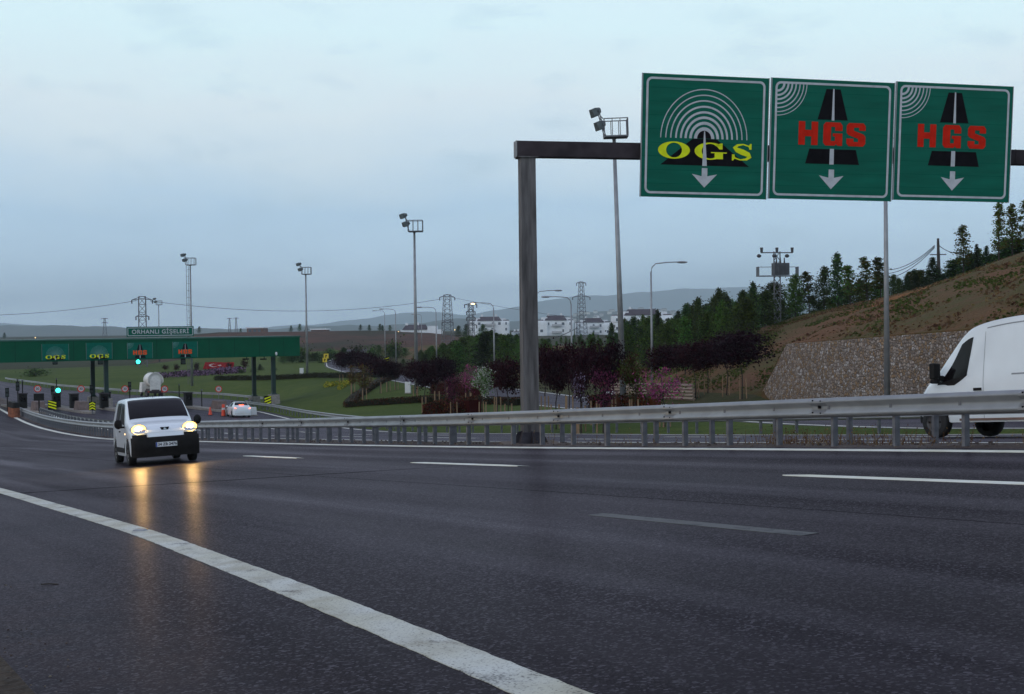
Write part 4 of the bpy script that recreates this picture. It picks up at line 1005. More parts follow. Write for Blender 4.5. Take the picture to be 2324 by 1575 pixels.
def round_sign(p, t, lab, hgt=2.5):
    P = foot_pt(p, t); r = thing('speed_sign', lab, 'road sign', P, radians(14), 'round speed limit signs on the toll islands')
    m = MB(); m.tube([(0, .03, 0), (0, .03, hgt)], .035, 8); m.build('post', M_POST, r)
    m = MB(); m.tube([(0, 0, hgt - .1), (0, -.03, hgt - .1)], .36, 28); m.build('face', M_REFL, r)
    m = MB(); o_ = arc(0, 0, .36, 0, 360, 28); i_ = arc(0, 0, .27, 0, 360, 28); m.strip(o_, i_, .012, Matrix.Translation((0, -.03, hgt - .1))); m.build('red_ring', M_RED, r)
    put('lettering', text_mesh('30', .34, M_SBLACK, .006, .004), r, (0, -.036, hgt - .1), (pi / 2, 0, 0))
def chevron(p, t, kind, lab, z0=.35, sz=(.62, .85), rot=radians(14), loc=None):
    P = loc or foot_pt(p, t); r = thing('chevron_board', lab, 'hazard board', P, rot, 'black and yellow hazard boards at the toll')
    W, Hh = sz
    m = MB(); m.prism([(-W / 2, z0), (W / 2, z0), (W / 2, z0 + Hh), (-W / 2, z0 + Hh)], .03); m.build('panel', M_SBLACK, r)
    s_ = MB(); T = Matrix.Translation((0, -.03, 0))
    if kind == 'v':
        for k in range(3):
            zz = z0 + Hh * (.03 + .3 * k); s_.prism([(-W * .46, zz), (0, zz + Hh * .2), (W * .46, zz), (W * .46, zz + Hh * .17), (0, zz + Hh * .37), (-W * .46, zz + Hh * .17)], .008, T)
    else:
        sg = 1 if kind == '/' else -1
        for k in range(3):
            zz = z0 + Hh * (-.02 + .3 * k); s_.prism([(-sg * W * .46, zz + Hh * .03), (sg * W * .46, min(z0 + Hh * .98, zz + Hh * .3)), (sg * W * .46, min(z0 + Hh * .99, zz + Hh * .46)), (-sg * W * .46, zz + Hh * .19)], .008, T)
    s_.build('stripes', M_YEL, r)
    m = MB(); m.box((0, .03, z0 / 2), (.1, .06, z0)); m.build('post', M_POST, r)
ISL = [(20.7, 'first'), (24.9, 'second'), (29.3, 'third'), (33.4, 'fourth'), (39.2, 'fifth')]
for i, (p, nm) in enumerate(ISL):
    P = foot_pt(p, 138)
    r = thing('toll_island', f'{nm} raised concrete toll island counted from the median guardrail', 'toll island', P, ROT30, 'raised islands between the toll lanes')
    m = MB(); pts = [(-.75, -9), (-.5, -11), (0, -11.6), (.5, -11), (.75, -9), (.75, 14), (-.75, 14)]
    n = len(pts); slope = [gz(*to_xy(p + a, 138 + b)) - P.z for a, b in pts]
    m.add([(a, b, s_ + .22) for (a, b), s_ in zip(pts, slope)] + [(a, b, s_ - .1) for (a, b), s_ in zip(pts, slope)], [tuple(range(n))] + [(k + n, (k + 1) % n + n, (k + 1) % n, k) for k in range(n)]); recalc(m.build('kerb_block', M_CONC, r))
    m = MB(); z1 = gz(*to_xy(p, 131)) - P.z; m.box((0, -6.6, z1 + .65), (1.05, 3.0, .95), taper=.8); m.build('crash_block', mat('brown_concrete', (.15, .11, .10), .85, var=.3, scale=3), r)
def booth(p, t, lab):
    P = foot_pt(p, t); P.z += .22
    r = thing('toll_cabinet', lab, 'toll cabinet', P, ROT30, 'dark toll equipment cabinets')
    m = MB(); m.box((0, 0, .75), (.8, .9, 1.5)); m.build('casing', M_BLACK, r)
    m = MB(); m.box((0, -.46, 1.0), (.55, .03, .45)); m.build('screen', M_GLASS, r)
    m = MB(); m.box((0, 0, 1.55), (.95, 1.05, .1)); m.build('cap', M_DSTEEL, r)
booth(24.0, 140.5, 'dark cabinet on the second toll island beside the lit green signal'); booth(25.2, 137, 'dark cabinet at the front of the second toll island')
booth(20.2, 138, 'dark cabinet on the first toll island behind the display board'); booth(30.2, 145, 'dark cabinet behind the middle canopy columns'); booth(28.6, 138.5, 'dark cabinet left of the middle canopy columns')
booth(39, 143, 'dark cabinet on the fifth toll island')
def pole_signal(x, Z, ytop, lit, lab):
    P = foot(x, Z); h = at(x, ytop, Z).z - P.z
    r = thing('lane_signal', lab, 'traffic signal', P, radians(14), 'post-mounted lane signals at the toll')
    m = MB(); m.tube([(0, .05, 0), (0, .05, h)], .06, 8); m.build('post', M_BLACK, r)
    m = MB(); m.box((0, 0, h - .3), (.34, .3, .95)); m.build('housing', M_BLACK, r)
    for k, z in enumerate((h - .55, h - .08)):
        l = MB(); l.tube([(0, -.15, z), (0, -.2, z)], .15 if not (lit and k) else .25, 14); l.build('lens', M_GLAMP if (lit and k) else mat('dark_lens', (.02, .03, .03), .3), r)
pole_signal(133, 134, 884, True, 'post signal showing green on the second toll island'); pole_signal(120, 138, 880, False, 'slim dark lane signal beside the lit green one')
pole_signal(208, 140, 877, False, 'slim dark lane signal just left of the middle canopy columns'); pole_signal(295, 139, 870, False, 'slim dark lane signal left of the tank lorry')
pole_signal(17, 128, 884, False, 'dark lane signal at the picture edge near the first toll island'); pole_signal(41, 131, 870, False, 'tall dark lane signal behind the first toll island')
for x, Z, y, lab in ((41, 137, 862, 'thin dark post behind the first toll island'), (52, 137, 864, 'thin dark post beside another, nearer the display board'), (129, 146, 860, 'thin dark post before the curving guardrail'), (407, 150, 873, 'thin post with a white cap beyond the tank lorry'), (458, 141, 885, 'thin dark post between the tank lorry and the fifth island')):
    P = foot(x, Z); h = at(x, y, Z).z - P.z; r = thing('marker_post', lab, 'post', P, 0, 'thin posts around the toll'); m = MB(); m.tube([(0, 0, 0), (0, 0, h)], .06, 8); m.build('shaft', M_BLACK, r); m = MB(); m.box((0, 0, h), (.16, .16, .16)); m.build('cap', M_POST, r)
P = foot(89, 121); r = thing('display_board', 'dark rectangular display board on a post before the first toll island', 'display board', P, radians(16)); h = at(89, 901, 121).z - P.z
m = MB(); m.box((0, 0, h), (.95, .16, .68)); m.build('screen_case', M_BLACK, r); m = MB(); m.tube([(0, .02, 0), (0, .02, h)], .07, 8); m.build('post', M_BLACK, r)
for p, nm in ISL: round_sign(p + .0, 131.5, f'round red-ringed speed limit sign on the {nm} toll island')
chevron(20.9, 124.5, '\\', 'diagonal striped hazard board beside the dark display board', .5, (.8, .9)); chevron(24.9, 126, 'v', 'black and yellow chevron board on the second toll island'); chevron(29.2, 126, 'v', 'black and yellow chevron board half hidden by the small white van'); chevron(39.2, 126, 'v', 'black and yellow chevron board beside the orange cone')
chevron(0, 0, '/', 'diagonal striped hazard board beside the end column of the canopy', .5, (.78, 1.05), loc=foot(608, 138))
P = foot(36, 112); r = thing('crash_cushion', 'rusty brown crash cushion at the far end of the nearest guardrail', 'crash cushion', P, ROT30)
for k in range(4):
    m = MB(); m.tube([(0, k * .75, 0), (0, k * .75, .85)], .36, 14); m.build('drum', mat('rust_orange', (.22, .075, .035), .8, var=.4, scale=5), r)
    m = MB(); m.tube([(0, k * .75, .85), (0, k * .75, 1.35)], [.36, .30], 14); m.build('dark_cap', M_BLACK, r)
def cone(x, Z, h, lab, tall=False):
    P = foot(x, Z); r = thing('traffic_cone', lab, 'traffic cone', P, 0)
    m = MB(); m.tube([(0, 0, .05), (0, 0, h)], [.19 if not tall else .2, .05 if not tall else .13], 14); m.build('cone_body', M_CONE, r); m = MB(); m.box((0, 0, .025), (.5, .5, .05)); m.build('base', M_BLACK, r)
    m = MB(); m.tube([(0, 0, h * .55), (0, 0, h * .72)], [.115 if not tall else .168, .09 if not tall else .152], 14); m.build('white_band', M_REFL, r)
cone(477, 121, .8, 'orange traffic cone beside the chevron board of the fifth island'); cone(507, 118, 1.15, 'slim orange marker cone just left of the white saloon car', True)
P = foot(575, 120); r = thing('barrier_block', 'white block standing right of the saloon car by the guardrail', 'barrier', P, ROT30); m = MB(); m.box((0, 0, .45), (.55, .5, .8), taper=.85); o = m.build('block', M_CABW, r); m = MB(); m.box((0, 0, .06), (.7, .6, .12)); m.build('foot', M_CONC, r)

# ------------------------------------------------------------------ masts, street lamps, pylons, wires
def flood_mast(x, Z, ytop, lab, lean=0., ladder=False, cab=True, hidden=False, dirx=-1):
    P = foot(x, Z); h = at(x, ytop, Z).z - P.z
    r = thing('floodlight_mast', lab, 'floodlight mast', P, 0, 'tall floodlight masts')
    if lean: r.rotation_euler = (0, radians(lean), 0)
    hp = h - 1.9
    m = MB(); m.tube([(0, 0, -.2), (0, 0, hp)], [.21, .11], 12); m.build('pole', M_GALV, r, smooth=True)
    m = MB(); m.tube([(0, 0, hp - .1), (0, 0, hp)], [.12, .22], 8); m.box((.12, 0, hp + .05), (1.5, 1.1, .09)); m.box((.12, 0, hp + .0), (1.3, .12, .1)); m.build('platform', M_LAT, r)
    m = MB(); zt = hp + 1.15
    c = [(-.62, -.54), (.86, -.54), (.86, .54), (-.62, .54)]
    for i in range(4):
        a, b = c[i], c[(i + 1) % 4]
        if i != 3: m.bar((*a, zt), (*b, zt), .045)
        k = 3
        for j in range(k): 
            u = j / k; q = (lerp(a[0], b[0], u), lerp(a[1], b[1], u))
            if not (i == 3 and j): m.bar((*q, hp + .08), (*q, zt), .035)
    m.build('cage', M_LAT, r)
    fr = MB()
    for y in (-.42, .42): fr.bar((-.55, y, hp + .05), (-.95, y, hp + 1.8), .05); fr.bar((-.62, y, hp + 1.1), (-.85, y, hp + 1.35), .04)
    for z in (.75, 1.6): fr.bar((-.55 - .4 * z / 1.8, -.5, hp + z), (-.55 - .4 * z / 1.8, .5, hp + z), .05)
    fr.build('lamp_frame', M_LAT, r)
    for k, (dx, dy, dz) in enumerate(((-.92, -.3, .80), (-.86, .34, .82), (-1.18, -.3, 1.62), (-1.12, .34, 1.66))):
        R_ = Matrix.Translation((dx, dy, hp + dz)) @ Matrix.Rotation(radians(205), 4, 'Z') @ Matrix.Rotation(radians(22), 4, 'Y')
        f = MB(); f.box((.08, 0, 0), (.36, .48, .46), R_, taper=.85); f.tube([R_ @ Vector((-.1, 0, 0)), R_ @ Vector((-.40, 0, .02))], [.25, .14], 10); f.build('floodlight', M_FLOOD, r)
    if ladder:
        l = MB()
        for s_ in (-.28, -.62): l.bar((s_, -.1, .2), (s_, -.1, hp), .05)
        k = 1.
        while k < hp: l.bar((-.62, -.1, k), (-.15, -.05, k), .03); k += 1.1
        l.build('ladder', M_LAT, r)
    if cab:
        cb = thing('power_cabinet', 'white power cabinet at the foot of ' + cab, 'cabinet', P + Vector((-.85, -.2, 0)), radians(-8), 'white power cabinets')
        m = MB(); m.box((0, 0, .62), (.55, .4, 1.1)); m.build('case', M_CABW, cb); m = MB(); m.box((0, 0, .05), (.62, .48, .1)); m.build('plinth', M_CONC, cb); m = MB(); m.box((0, -.205, .65), (.45, .014, .95)); m.build('door', mat('cabinet_door', (.6, .62, .62), .5, var=.05), cb)
    return r
flood_mast(1415, 78, 244, 'tallest floodlight mast, leaning slightly, beside the OGS sign', lean=-1.4, cab='the tallest floodlight mast')
flood_mast(945, 126, 484, 'floodlight mast on the lawn edge left of the gantry post', cab='the mast left of the gantry post')
flood_mast(697, 198, 596, 'floodlight mast rising from the lawn beyond the canopy end', cab='the mast beyond the canopy end')
flood_mast(436, 198, 575, 'floodlight mast with a ladder rising behind the canopy name board', ladder=True, cab=False)
flood_mast(362, 330, 676, 'thin distant floodlight mast right of the lattice pylon behind the canopy', cab=False)
P = foot(2013, 57); r = thing('light_pole', 'slender grey pole in front of the stone wall, its head behind a sign', 'light pole', P, 0); h = at(2006, 330, 57).z - P.z
m = MB(); m.tube([(0, 0, -.2), (0, 0, h)], [.15, .075], 12); m.build('shaft', M_GALV, r, smooth=True); m = MB(); m.tube([(0, 0, 0), (0, 0, .6)], .19, 12); m.build('foot_sleeve', M_GALV, r); m = MB(); m.tube([(0, 0, h - .05), (.3, 0, h + .3), (.9, 0, h + .42)], .04, 8); m.build('arm', M_GALV, r); m = MB(); m.ball((1.15, 0, h + .42), (.34, .14, .08), 8); m.build('lamp_head', M_GALV, r, smooth=True)

def street_lamp(x, off, ytop, arm, lab, lit=False, Z=None, armlen=2.0):
    Z = Z or solve(x, off); P = foot(x, Z); h = at(x, ytop, Z).z - P.z
    r = thing('street_lamp', lab, 'street lamp', P, 0, 'street lamps along the ramp')
    m = MB(); m.tube([(0, 0, -.1), (0, 0, h - .7)], [.11, .06], 8); m.build('pole', M_GALV, r, smooth=True)
    m = MB(); m.tube([(0, 0, h - .72), (arm * .08, 0, h - .35), (arm * .35, 0, h - .08), (arm * armlen * .6, 0, h), (arm * armlen, 0, h + .02)], .045, 6); m.build('arm', M_GALV, r, smooth=True)
    m = MB(); m.ball((arm * (armlen + .3), 0, h + .0), (.42, .16, .09), 8); hd = m.build('lamp_head', M_GALV, r, smooth=True)
    if lit: m = MB(); m.ball((arm * (armlen + .35), 0, h - .05), (.24, .15, .12), 8); m.build('lamp_glass', M_SODIUM, hd, smooth=True)
street_lamp(1480, 9, 596, 1, 'tall street lamp with its arm to the right, near the plantation')
street_lamp(1218, 9.5, 660, 1, 'street lamp mostly hidden by the gantry post, only its arm showing')
street_lamp(1298, 9, 673, -1, 'street lamp with its arm to the left, right of the gantry post')
street_lamp(1122, 9, 687, -1, 'lit street lamp in front of the white apartment block', True)
street_lamp(991, 9, 697, -1, 'street lamp just right of the mast on the lawn edge')
street_lamp(899, 9, 701, -1, 'taller of two street lamps side by side where the ramp bends')
street_lamp(874, 14, 705, -1, 'shorter of two street lamps side by side where the ramp bends')
street_lamp(957, 9, 713, -1, 'faint far street lamp close behind the mast on the lawn edge', Z=330)
street_lamp(950, 9, 737, -1, 'distant lit street lamp glowing beside the mast', True, Z=480, armlen=.6)
street_lamp(909, 9, 752, -1, 'low distant lit street lamp before the long white house', True, Z=520, armlen=.6)
street_lamp(1037, 9, 748, -1, 'low distant lit street lamp left of the small lattice pole', True, Z=520, armlen=.6)
street_lamp(86, 9, 766, -1, 'distant lit street lamp showing over the canopy roof', True, Z=520, armlen=.6)

def pylon(x, Z, ytop, wtop, wbot, arms, lab, seg=9, ybase=None, name='lattice_pylon', tk=.12):
    P = foot(x, Z); h = at(x, ytop, Z).z - P.z
    r = thing(name, lab, 'pylon', P, radians(20), 'lattice power pylons'); m = MB()
    def cn(u): q = lerp(wbot, wtop, u) / 2; return [(-q, -q, u * h), (q, -q, u * h), (q, q, u * h), (-q, q, u * h)]
    for i in range(seg):
        a, b = cn(i / seg), cn((i + 1) / seg)
        for k in range(4): m.bar(a[k], b[k], tk); m.bar(a[k], b[(k + 1) % 4], tk * .6); m.bar(b[k], b[(k + 1) % 4], tk * .6)
    m.build('tower', M_LAT, r)
    for z, ln, dr in arms:
        q = MB(); zz = z * h
        for s_ in (-1, 1):
            q.bar((0, -.2, zz), (s_ * ln, 0, zz + dr), tk); q.bar((0, .2, zz), (s_ * ln, 0, zz + dr), tk); q.bar((0, 0, zz + .6), (s_ * ln, 0, zz + dr), tk * .8)
        q.build('cross_arm', M_LAT, r)
        for s_ in (-1, 1):
            ins = MB(); ins.tube([(s_ * ln, 0, zz + dr), (s_ * ln, 0, zz + dr - .9)], .14, 8); ins.build('insulator', M_WIRE, r)
    return r, h
pylon(325, 300, 673, 1.6, 1.9, ((.97, 2.4, -.3), (.72, 1.5, 0)), 'broad lattice pylon standing behind the canopy name board', 9)
pylon(1016, 360, 669, 1.7, 3.2, ((.97, 2.3, -.3), (.45, 1.7, 0)), 'lattice pylon between the mast and the apartment block', 10)
pylon(1069, 330, 690, 1.1, 1.7, ((.97, 1.7, .2), (.82, 1.2, 0), (.68, 1.2, 0), (.5, 1.6, 0)), 'low lattice pole with many cross arms before the apartment block', 8)
pylon(1320, 420, 641, 1.2, 3.2, ((.99, 1.7, 0), (.77, 3.2, -.5)), 'tall slim lattice pylon between the white apartment blocks', 14)
pylon(238, 1500, 722, 1.5, 5, ((.97, 4, 0), (.75, 3.5, 0)), 'tiny faint pylon on the far hill left of the name board', 5, tk=.4)
pylon(521, 1500, 722, 1, 3, ((.97, 3, 0),), 'left one of two tiny faint far pylons', 5, tk=.3); pylon(536, 1500, 721, 1, 3, ((.97, 3, 0),), 'right one of two tiny faint far pylons', 5, tk=.3)
# transformer pole among the hillside trees
P = foot(1764, 134); h = at(1764, 571, 134).z - P.z
r = thing('transformer_pole', 'lattice pole carrying a grey transformer among the hillside trees', 'utility pole', P, radians(10)); m = MB()
for i in range(8):
    for a in (-.35, .35):
        m.bar((a, 0, h * i / 8), (a, 0, h * (i + 1) / 8), .1); m.bar((a, 0, h * i / 8), (-a, 0, h * (i + 1) / 8), .06)
m.build('tower', M_LAT, r)
m = MB(); m.box((0, 0, h * .985), (3.6, .12, .12)); m.build('cross_arm', M_LAT, r)
for x in (-1.75, 0, 1.75):
    m = MB(); m.tube([(x, 0, h * .985), (x, 0, h * .985 + .55)], [.14, .18], 8); m.build('insulator', M_WIRE, r); m = MB(); m.ball((x - .3 if x < 1 else x - .6, 0, h * .985 - .35), (.26, .2, .2), 6); m.build('insulator', M_WIRE, r)
m = MB(); m.box((0, -.1, h * .66), (4.6, .9, .1)); m.box((-2.25, -.1, h * .66 + .5), (.06, .8, 1.0)); m.box((2.25, -.1, h * .66 + .5), (.06, .8, 1.0)); m.box((0, .35, h * .66 + 1.0), (4.5, .05, .06)); m.build('platform', M_LAT, r)
m = MB(); m.box((.35, -.1, h * .66 + .75), (1.7, .9, 1.3))
for q in range(6): m.box((-.35 + q * .28, -.58, h * .66 + .75), (.06, .1, 1.1))
tr_ = m.build('transformer', mat('transformer_grey', (.07, .075, .085), .6, var=.2), r)
for x in (-.1, .35, .8): m = MB(); m.tube([(x, -.1, h * .66 + 1.4), (x, -.1, h * .66 + 2.0)], [.1, .05], 8); m.build('bushing', M_WIRE, tr_)
TRP = P + Vector((0, 0, h))
P2 = foot(2129, 122); h2 = at(2125, 541, 122).z - P2.z
r = thing('utility_pole', 'bare thin utility pole on the hill crest carrying wires', 'utility pole', P2, 0); m = MB(); m.tube([(.1, 0, -.2), (0, 0, h2)], [.26, .12], 8); m.build('shaft', mat('weathered_pole', (.05, .045, .045), .9, var=.3), r); m = MB(); m.box((0, 0, h2 - 1.6), (1.6, .1, .1)); m.build('cross_arm', M_LAT, r)
def wire(A, B, sag, rad, lab, grp='overhead power wires'):
    A, B = Vector(A), Vector(B); pts = [A.lerp(B, i / 24) - Vector((0, 0, sag * 4 * (i / 24) * (1 - i / 24))) for i in range(25)]
    c = pts[0]; m = MB(); m.tube([p - c for p in pts], rad, 5); o = m.build('power_wire', M_WIRE, loc=c); tag(o, lab, 'wire', grp)
wire(at(-150, 716, 300), at(311, 682, 300), 1.2, .05, 'thin wire sloping from the left up to the pylon behind the canopy')
wire(at(340, 683, 300), at(1004, 678, 360), 3.0, .05, 'long thin wire sagging between two pylons across the sky')
wire(at(1030, 676, 360), at(1500, 740, 330), 1.0, .04, 'thin wire falling away to the right of the second pylon')
wire(at(1180, 786, 330), at(1310, 744, 330), .8, .09, 'dark cable rising in front of the white apartment block')
for i, (dy, ya) in enumerate(((0, 0), (5, 9), (10, 22))):
    wire(at(1992, 612 + ya, 134), at(2120, 557 + dy * .5, 122), .8, .035, ('topmost', 'middle', 'lowest')[i] + ' of three wires dropping left from the utility pole')
wire(at(2130, 557, 122), at(2200, 568, 118), .5, .035, 'short wire from the utility pole to the trees on its right')
wire(at(1992, 640, 134), at(1800, 672, 134), .5, .03, 'thin wire passing behind the row of hillside trees')
wire(at(1757, 634, 134), at(1713, 690, 134), 0, .03, 'stay wire slanting down left of the transformer pole')

# ------------------------------------------------------------------ stone wall, timber wall
def stone_wall():
    t0, t1 = 4, 60.3; mb = MB(); X0, Y0 = to_xy(Pw(38), 38)
    ts = frange(t0, 55, 1.6) + [55 + .25 * q for q in range(21)] + [t1]; vs = []; N = 9
    for t in ts:
        zb = EYE - Hr(t) - .4; zt = EYE - Hw(t) + .12
        k = 1 - sm(55.6, 60.3, t) if t > 55.6 else 1
        k = max(0., min(1., 1 - (t - 55.7) / 4.6)) if t > 55.7 else 1.
        zt = lerp(zb + .42, zt, k)
        for j in range(N):
            u = j / (N - 1); p = Pw(t) - .06 + .28 * u
            vs.append((p, t, lerp(zb, zt, u)))
        vs.append((Pw(t) + .75, t, zt - .01)); vs.append((Pw(t) + .75, t, zb))
    K = N + 2
    mb.add(vs, [(i * K + j, i * K + j + 1, (i + 1) * K + j + 1, (i + 1) * K + j) for i in range(len(ts) - 1) for j in range(K - 1)] + [tuple(range((len(ts) - 1) * K, len(ts) * K))])
    o = mb.build('stone_wall', M_STONE); o.rotation_euler = (0, 0, ROT30); recalc(o)
    tag(o, 'rubble stone retaining wall holding the hillside beside the ramp', 'retaining wall')
stone_wall()
def timber_wall():
    A, B = foot(1388, solve(1388, 9.0)), foot(1574, solve(1574, 9.2)); r = thing('timber_wall', 'low retaining wall of pale stacked timbers behind the plum trees', 'retaining wall', A, 0)
    d = B - A; up = max(.0, 0)
    for k in range(5):
        m = MB(); m.bar(Vector((0, 0, .12 + k * .22)) + Vector((0, k * .1, 0)), Vector((d.x, d.y + k * .1, d.z + .12 + k * .22)), .19); m.build('timber', M_LOG, r)
    for k in range(8):
        m = MB(); q = d * (k / 7); m.bar((q.x, q.y + .3, q.z - .2), (q.x, q.y + .75, q.z + 1.0), .12); m.build('stake', M_STAKE, r)
timber_wall()

# ------------------------------------------------------------------ vegetation
def leaf_quads(mb, pts, size, rr, mi=0, flat=0.):
    for c in pts:
        a = Vector((rr.gauss(0, 1), rr.gauss(0, 1), rr.gauss(0, 1) * (1 - flat))).normalized(); b = a.orthogonal().normalized(); b = Matrix.Rotation(rr.uniform(0, 6.28), 3, a) @ b; c2 = a.cross(b)
        s1 = size * rr.uniform(.6, 1.3); s2 = s1 * rr.uniform(.45, .75)
        mb.add([c - b * s1 / 2, c + c2 * s2 / 2, c + b * s1 / 2, c - c2 * s2 / 2], [(0, 1, 2, 3)], mi)
def globe_points(rr, n, R, Hh, z0, clumps=26, hole=.5):
    """leaf clumps through an uneven crown"""
    cl = []
    for _ in range(clumps):
        a = rr.uniform(0, 6.28); u = rr.random() ** .6; z = rr.uniform(-1, 1); k = sqrt(max(0, 1 - z * z * .8))
        cl.append((Vector((cos(a) * u * k * R * .92, sin(a) * u * k * R * .92, z0 + Hh / 2 + z * Hh / 2 * rr.uniform(.75, 1.05))), rr.uniform(.16, .34) * R))
    pts = []
    for _ in range(n):
        c, r_ = rr.choice(cl); pts.append(c + Vector((rr.gauss(0, r_), rr.gauss(0, r_), rr.gauss(0, r_ * .75))))
    return pts
def limb_trunk(rr, h, zc, r0, n=6, R=.9):
    mb = MB(); k = [(0, 0, -.1), (rr.uniform(-.04, .04) * h, rr.uniform(-.03, .03) * h, zc * .6), (rr.uniform(-.05, .05) * h, rr.uniform(-.05, .05) * h, zc), (0, 0, h * .85)]
    mb.tube(k, [r0, r0 * .8, r0 * .65, r0 * .15], 8)
    for i in range(n):
        a = 6.28 * i / n + rr.uniform(-.4, .4); z = zc + rr.uniform(-.1, .25) * (h - zc)
        s_ = Vector(k[2]) * .9 + Vector((0, 0, z - k[2][2] * .9)); e = Vector((cos(a) * R * rr.uniform(.5, .85), sin(a) * R * rr.uniform(.5, .85), z + (h - zc) * rr.uniform(.3, .6)))
        mb.tube([s_, s_.lerp(e, .5) + Vector((0, 0, -.04)), e], [r0 * .42, r0 * .28, r0 * .08], 5)
    return mb
PROTO = {}
def proto_globe(key, mats, seed, n=2600, leaf=.15, Hh=2.6, R=1.25, zc=1.5, mixfrac=0., stakes=True, clumps=30):
    rr = random.Random(seed); mb = MB(); pts = globe_points(rr, n, R, Hh, zc, clumps)
    for p in pts: leaf_quads(mb, [p], leaf, rr, 1 if rr.random() < mixfrac else 0)
    crown = mb.mesh('crown', mats); trunk = limb_trunk(rr, zc + Hh, zc + .1, .055, 7, R).mesh('trunk', M_BARK)
    st = None
    if stakes:
        st = []
        for a in (0.5, 2.6, 4.6)[:2 + seed % 2]:
            m = MB(); m.tube([(.27 * cos(a), .27 * sin(a), -.1), (.25 * cos(a), .25 * sin(a), 1.35)], .04, 6); st.append(m.mesh('stake', M_STAKE))
    PROTO[key] = (crown, trunk, st, zc + Hh, R)
for i in range(4): proto_globe(f'plum{i}', [M_PLUM], 20 + i, 3000, .17, 1.85, 1.25, 2.35, clumps=34 + 4 * i)
proto_globe('redtree', [M_RLEAF, M_LEAF], 31, 1800, .16, 2.4, 1.0, 1.5, .5)
proto_globe('magenta', [M_MAG, M_LEAF], 33, 1500, .15, 2.0, 1.2, 1.7, .35, clumps=22)
proto_globe('deepmag', [M_MAGD, M_PLUM], 34, 1400, .15, 1.7, 1.1, 1.5, .45, clumps=20)
proto_globe('whiteblo', [M_WBLO, M_LEAF], 35, 1700, .16, 2.0, 1.1, 1.9, .55, clumps=26)
proto_globe('lavtree', [mat('lilac_blossom', (.17, .13, .21), .6, rndi=.5, transl=.3), M_PLUM], 36, 700, .14, 1.4, .8, 1.7, .65)
proto_globe('youngtree', [M_RLEAF, M_YLEAF], 37, 900, .16, 2.0, .8, 1.4, .4)
def proto_broad(key, mats, seed, n=2000, leaf=.26, h=7., R=1.6, mixfrac=0., base=.12, pw=.75, gaps=1.):
    """upright young broadleaf tree: whorls of limbs carrying leaf clumps, ragged outline"""
    rr = random.Random(seed); mb = MB(); tk = MB(); lean = (rr.uniform(-.25, .25), rr.uniform(-.2, .2))
    cx_ = lambda z: Vector((lean[0] * (z / h) ** 2 * 1.2, lean[1] * (z / h) ** 2 * 1.2, z))
    tk.tube([cx_(z) for z in (-.2, h * .3, h * .6, h * .97)], [.11, .09, .055, .015], 7)
    clumps = []; nl = int(30 * gaps)
    for i in range(nl):
        z = h * (base + (1 - base) * (i + rr.random()) / nl * .97); u = (z / h - base) / (1 - base)
        r_ = R * (1 - u) ** pw * rr.uniform(.45, 1.12) * min(1, .45 + u * 3.2); a = i * 2.4 + rr.uniform(-.5, .5)
        s_ = cx_(z); e = s_ + Vector((cos(a) * r_, sin(a) * r_, r_ * rr.uniform(.25, .7)))
        tk.tube([s_, e], [.03, .008], 4); 
        for q in (1., .68, .38): clumps.append((s_.lerp(e, q), .13 * R + .12 * r_ * q))
    clumps.append((cx_(h), .16))
    for _ in range(n):
        c, r_ = rr.choice(clumps); p = c + Vector((rr.gauss(0, r_), rr.gauss(0, r_), rr.gauss(0, r_ * .8))); leaf_quads(mb, [p], leaf, rr, 1 if rr.random() < mixfrac else 0)
    PROTO[key] = (mb.mesh('crown', mats), tk.mesh('trunk', M_BARK), None, h + .2, R)
for i in range(5): proto_broad(f'green{i}', [M_LEAF, M_PINE], 50 + i, 2700, .25, 6.5 + .4 * i, 1.85 + .12 * (i % 3), .25 + .1 * (i % 3), pw=.8)
for i in range(2): proto_broad(f'dark{i}', [M_PINE, M_LEAF], 60 + i, 2200, .25, 6.5, 1.45, .25)
for i in range(2): proto_broad(f'poplar{i}', [M_YLEAF, M_LEAF], 64 + i, 1300, .22, 6.5, 1.05, .45, base=.2, gaps=.8)
for i in range(2): proto_broad(f'sparse{i}', [M_LEAF, M_YLEAF], 67 + i, 1100, .25, 6., 1.05, .35, base=.22, gaps=.7)
def proto_conifer(key, mats, seed, h=5., R=1.5, n=2200, leaf=.26):
    rr = random.Random(seed); mb = MB(); tk = MB(); tk.tube([(0, 0, -.1), (0, 0, h)], [.1, .015], 7)
    k = 0; z = h * .06
    while z < h * .96:
        r_ = R * (1 - z / h) * rr.uniform(.8, 1.1) + .06
        for j in range(7):
            a = j * .9 + k * .4 + rr.uniform(-.2, .2); e = Vector((cos(a) * r_, sin(a) * r_, z + r_ * .12)); tk.tube([(0, 0, z), e], [.022, .006], 4)
            for q in range(int(n / 130)):
                u = rr.random() ** .7; p = Vector((0, 0, z)).lerp(e, u) + Vector((rr.gauss(0, .07), rr.gauss(0, .07), rr.gauss(0, .06))); leaf_quads(mb, [p], leaf * (1.1 - .5 * u), rr, 1 if mats[1:] and rr.random() < .2 else 0)
        z += h * .055; k += 1
    PROTO[key] = (mb.mesh('crown', mats), tk.mesh('trunk', M_BARK), None, h, R)
for i in range(2): proto_conifer(f'conifer{i}', [M_PINE], 70 + i, 5. + .5 * i, 1.5)
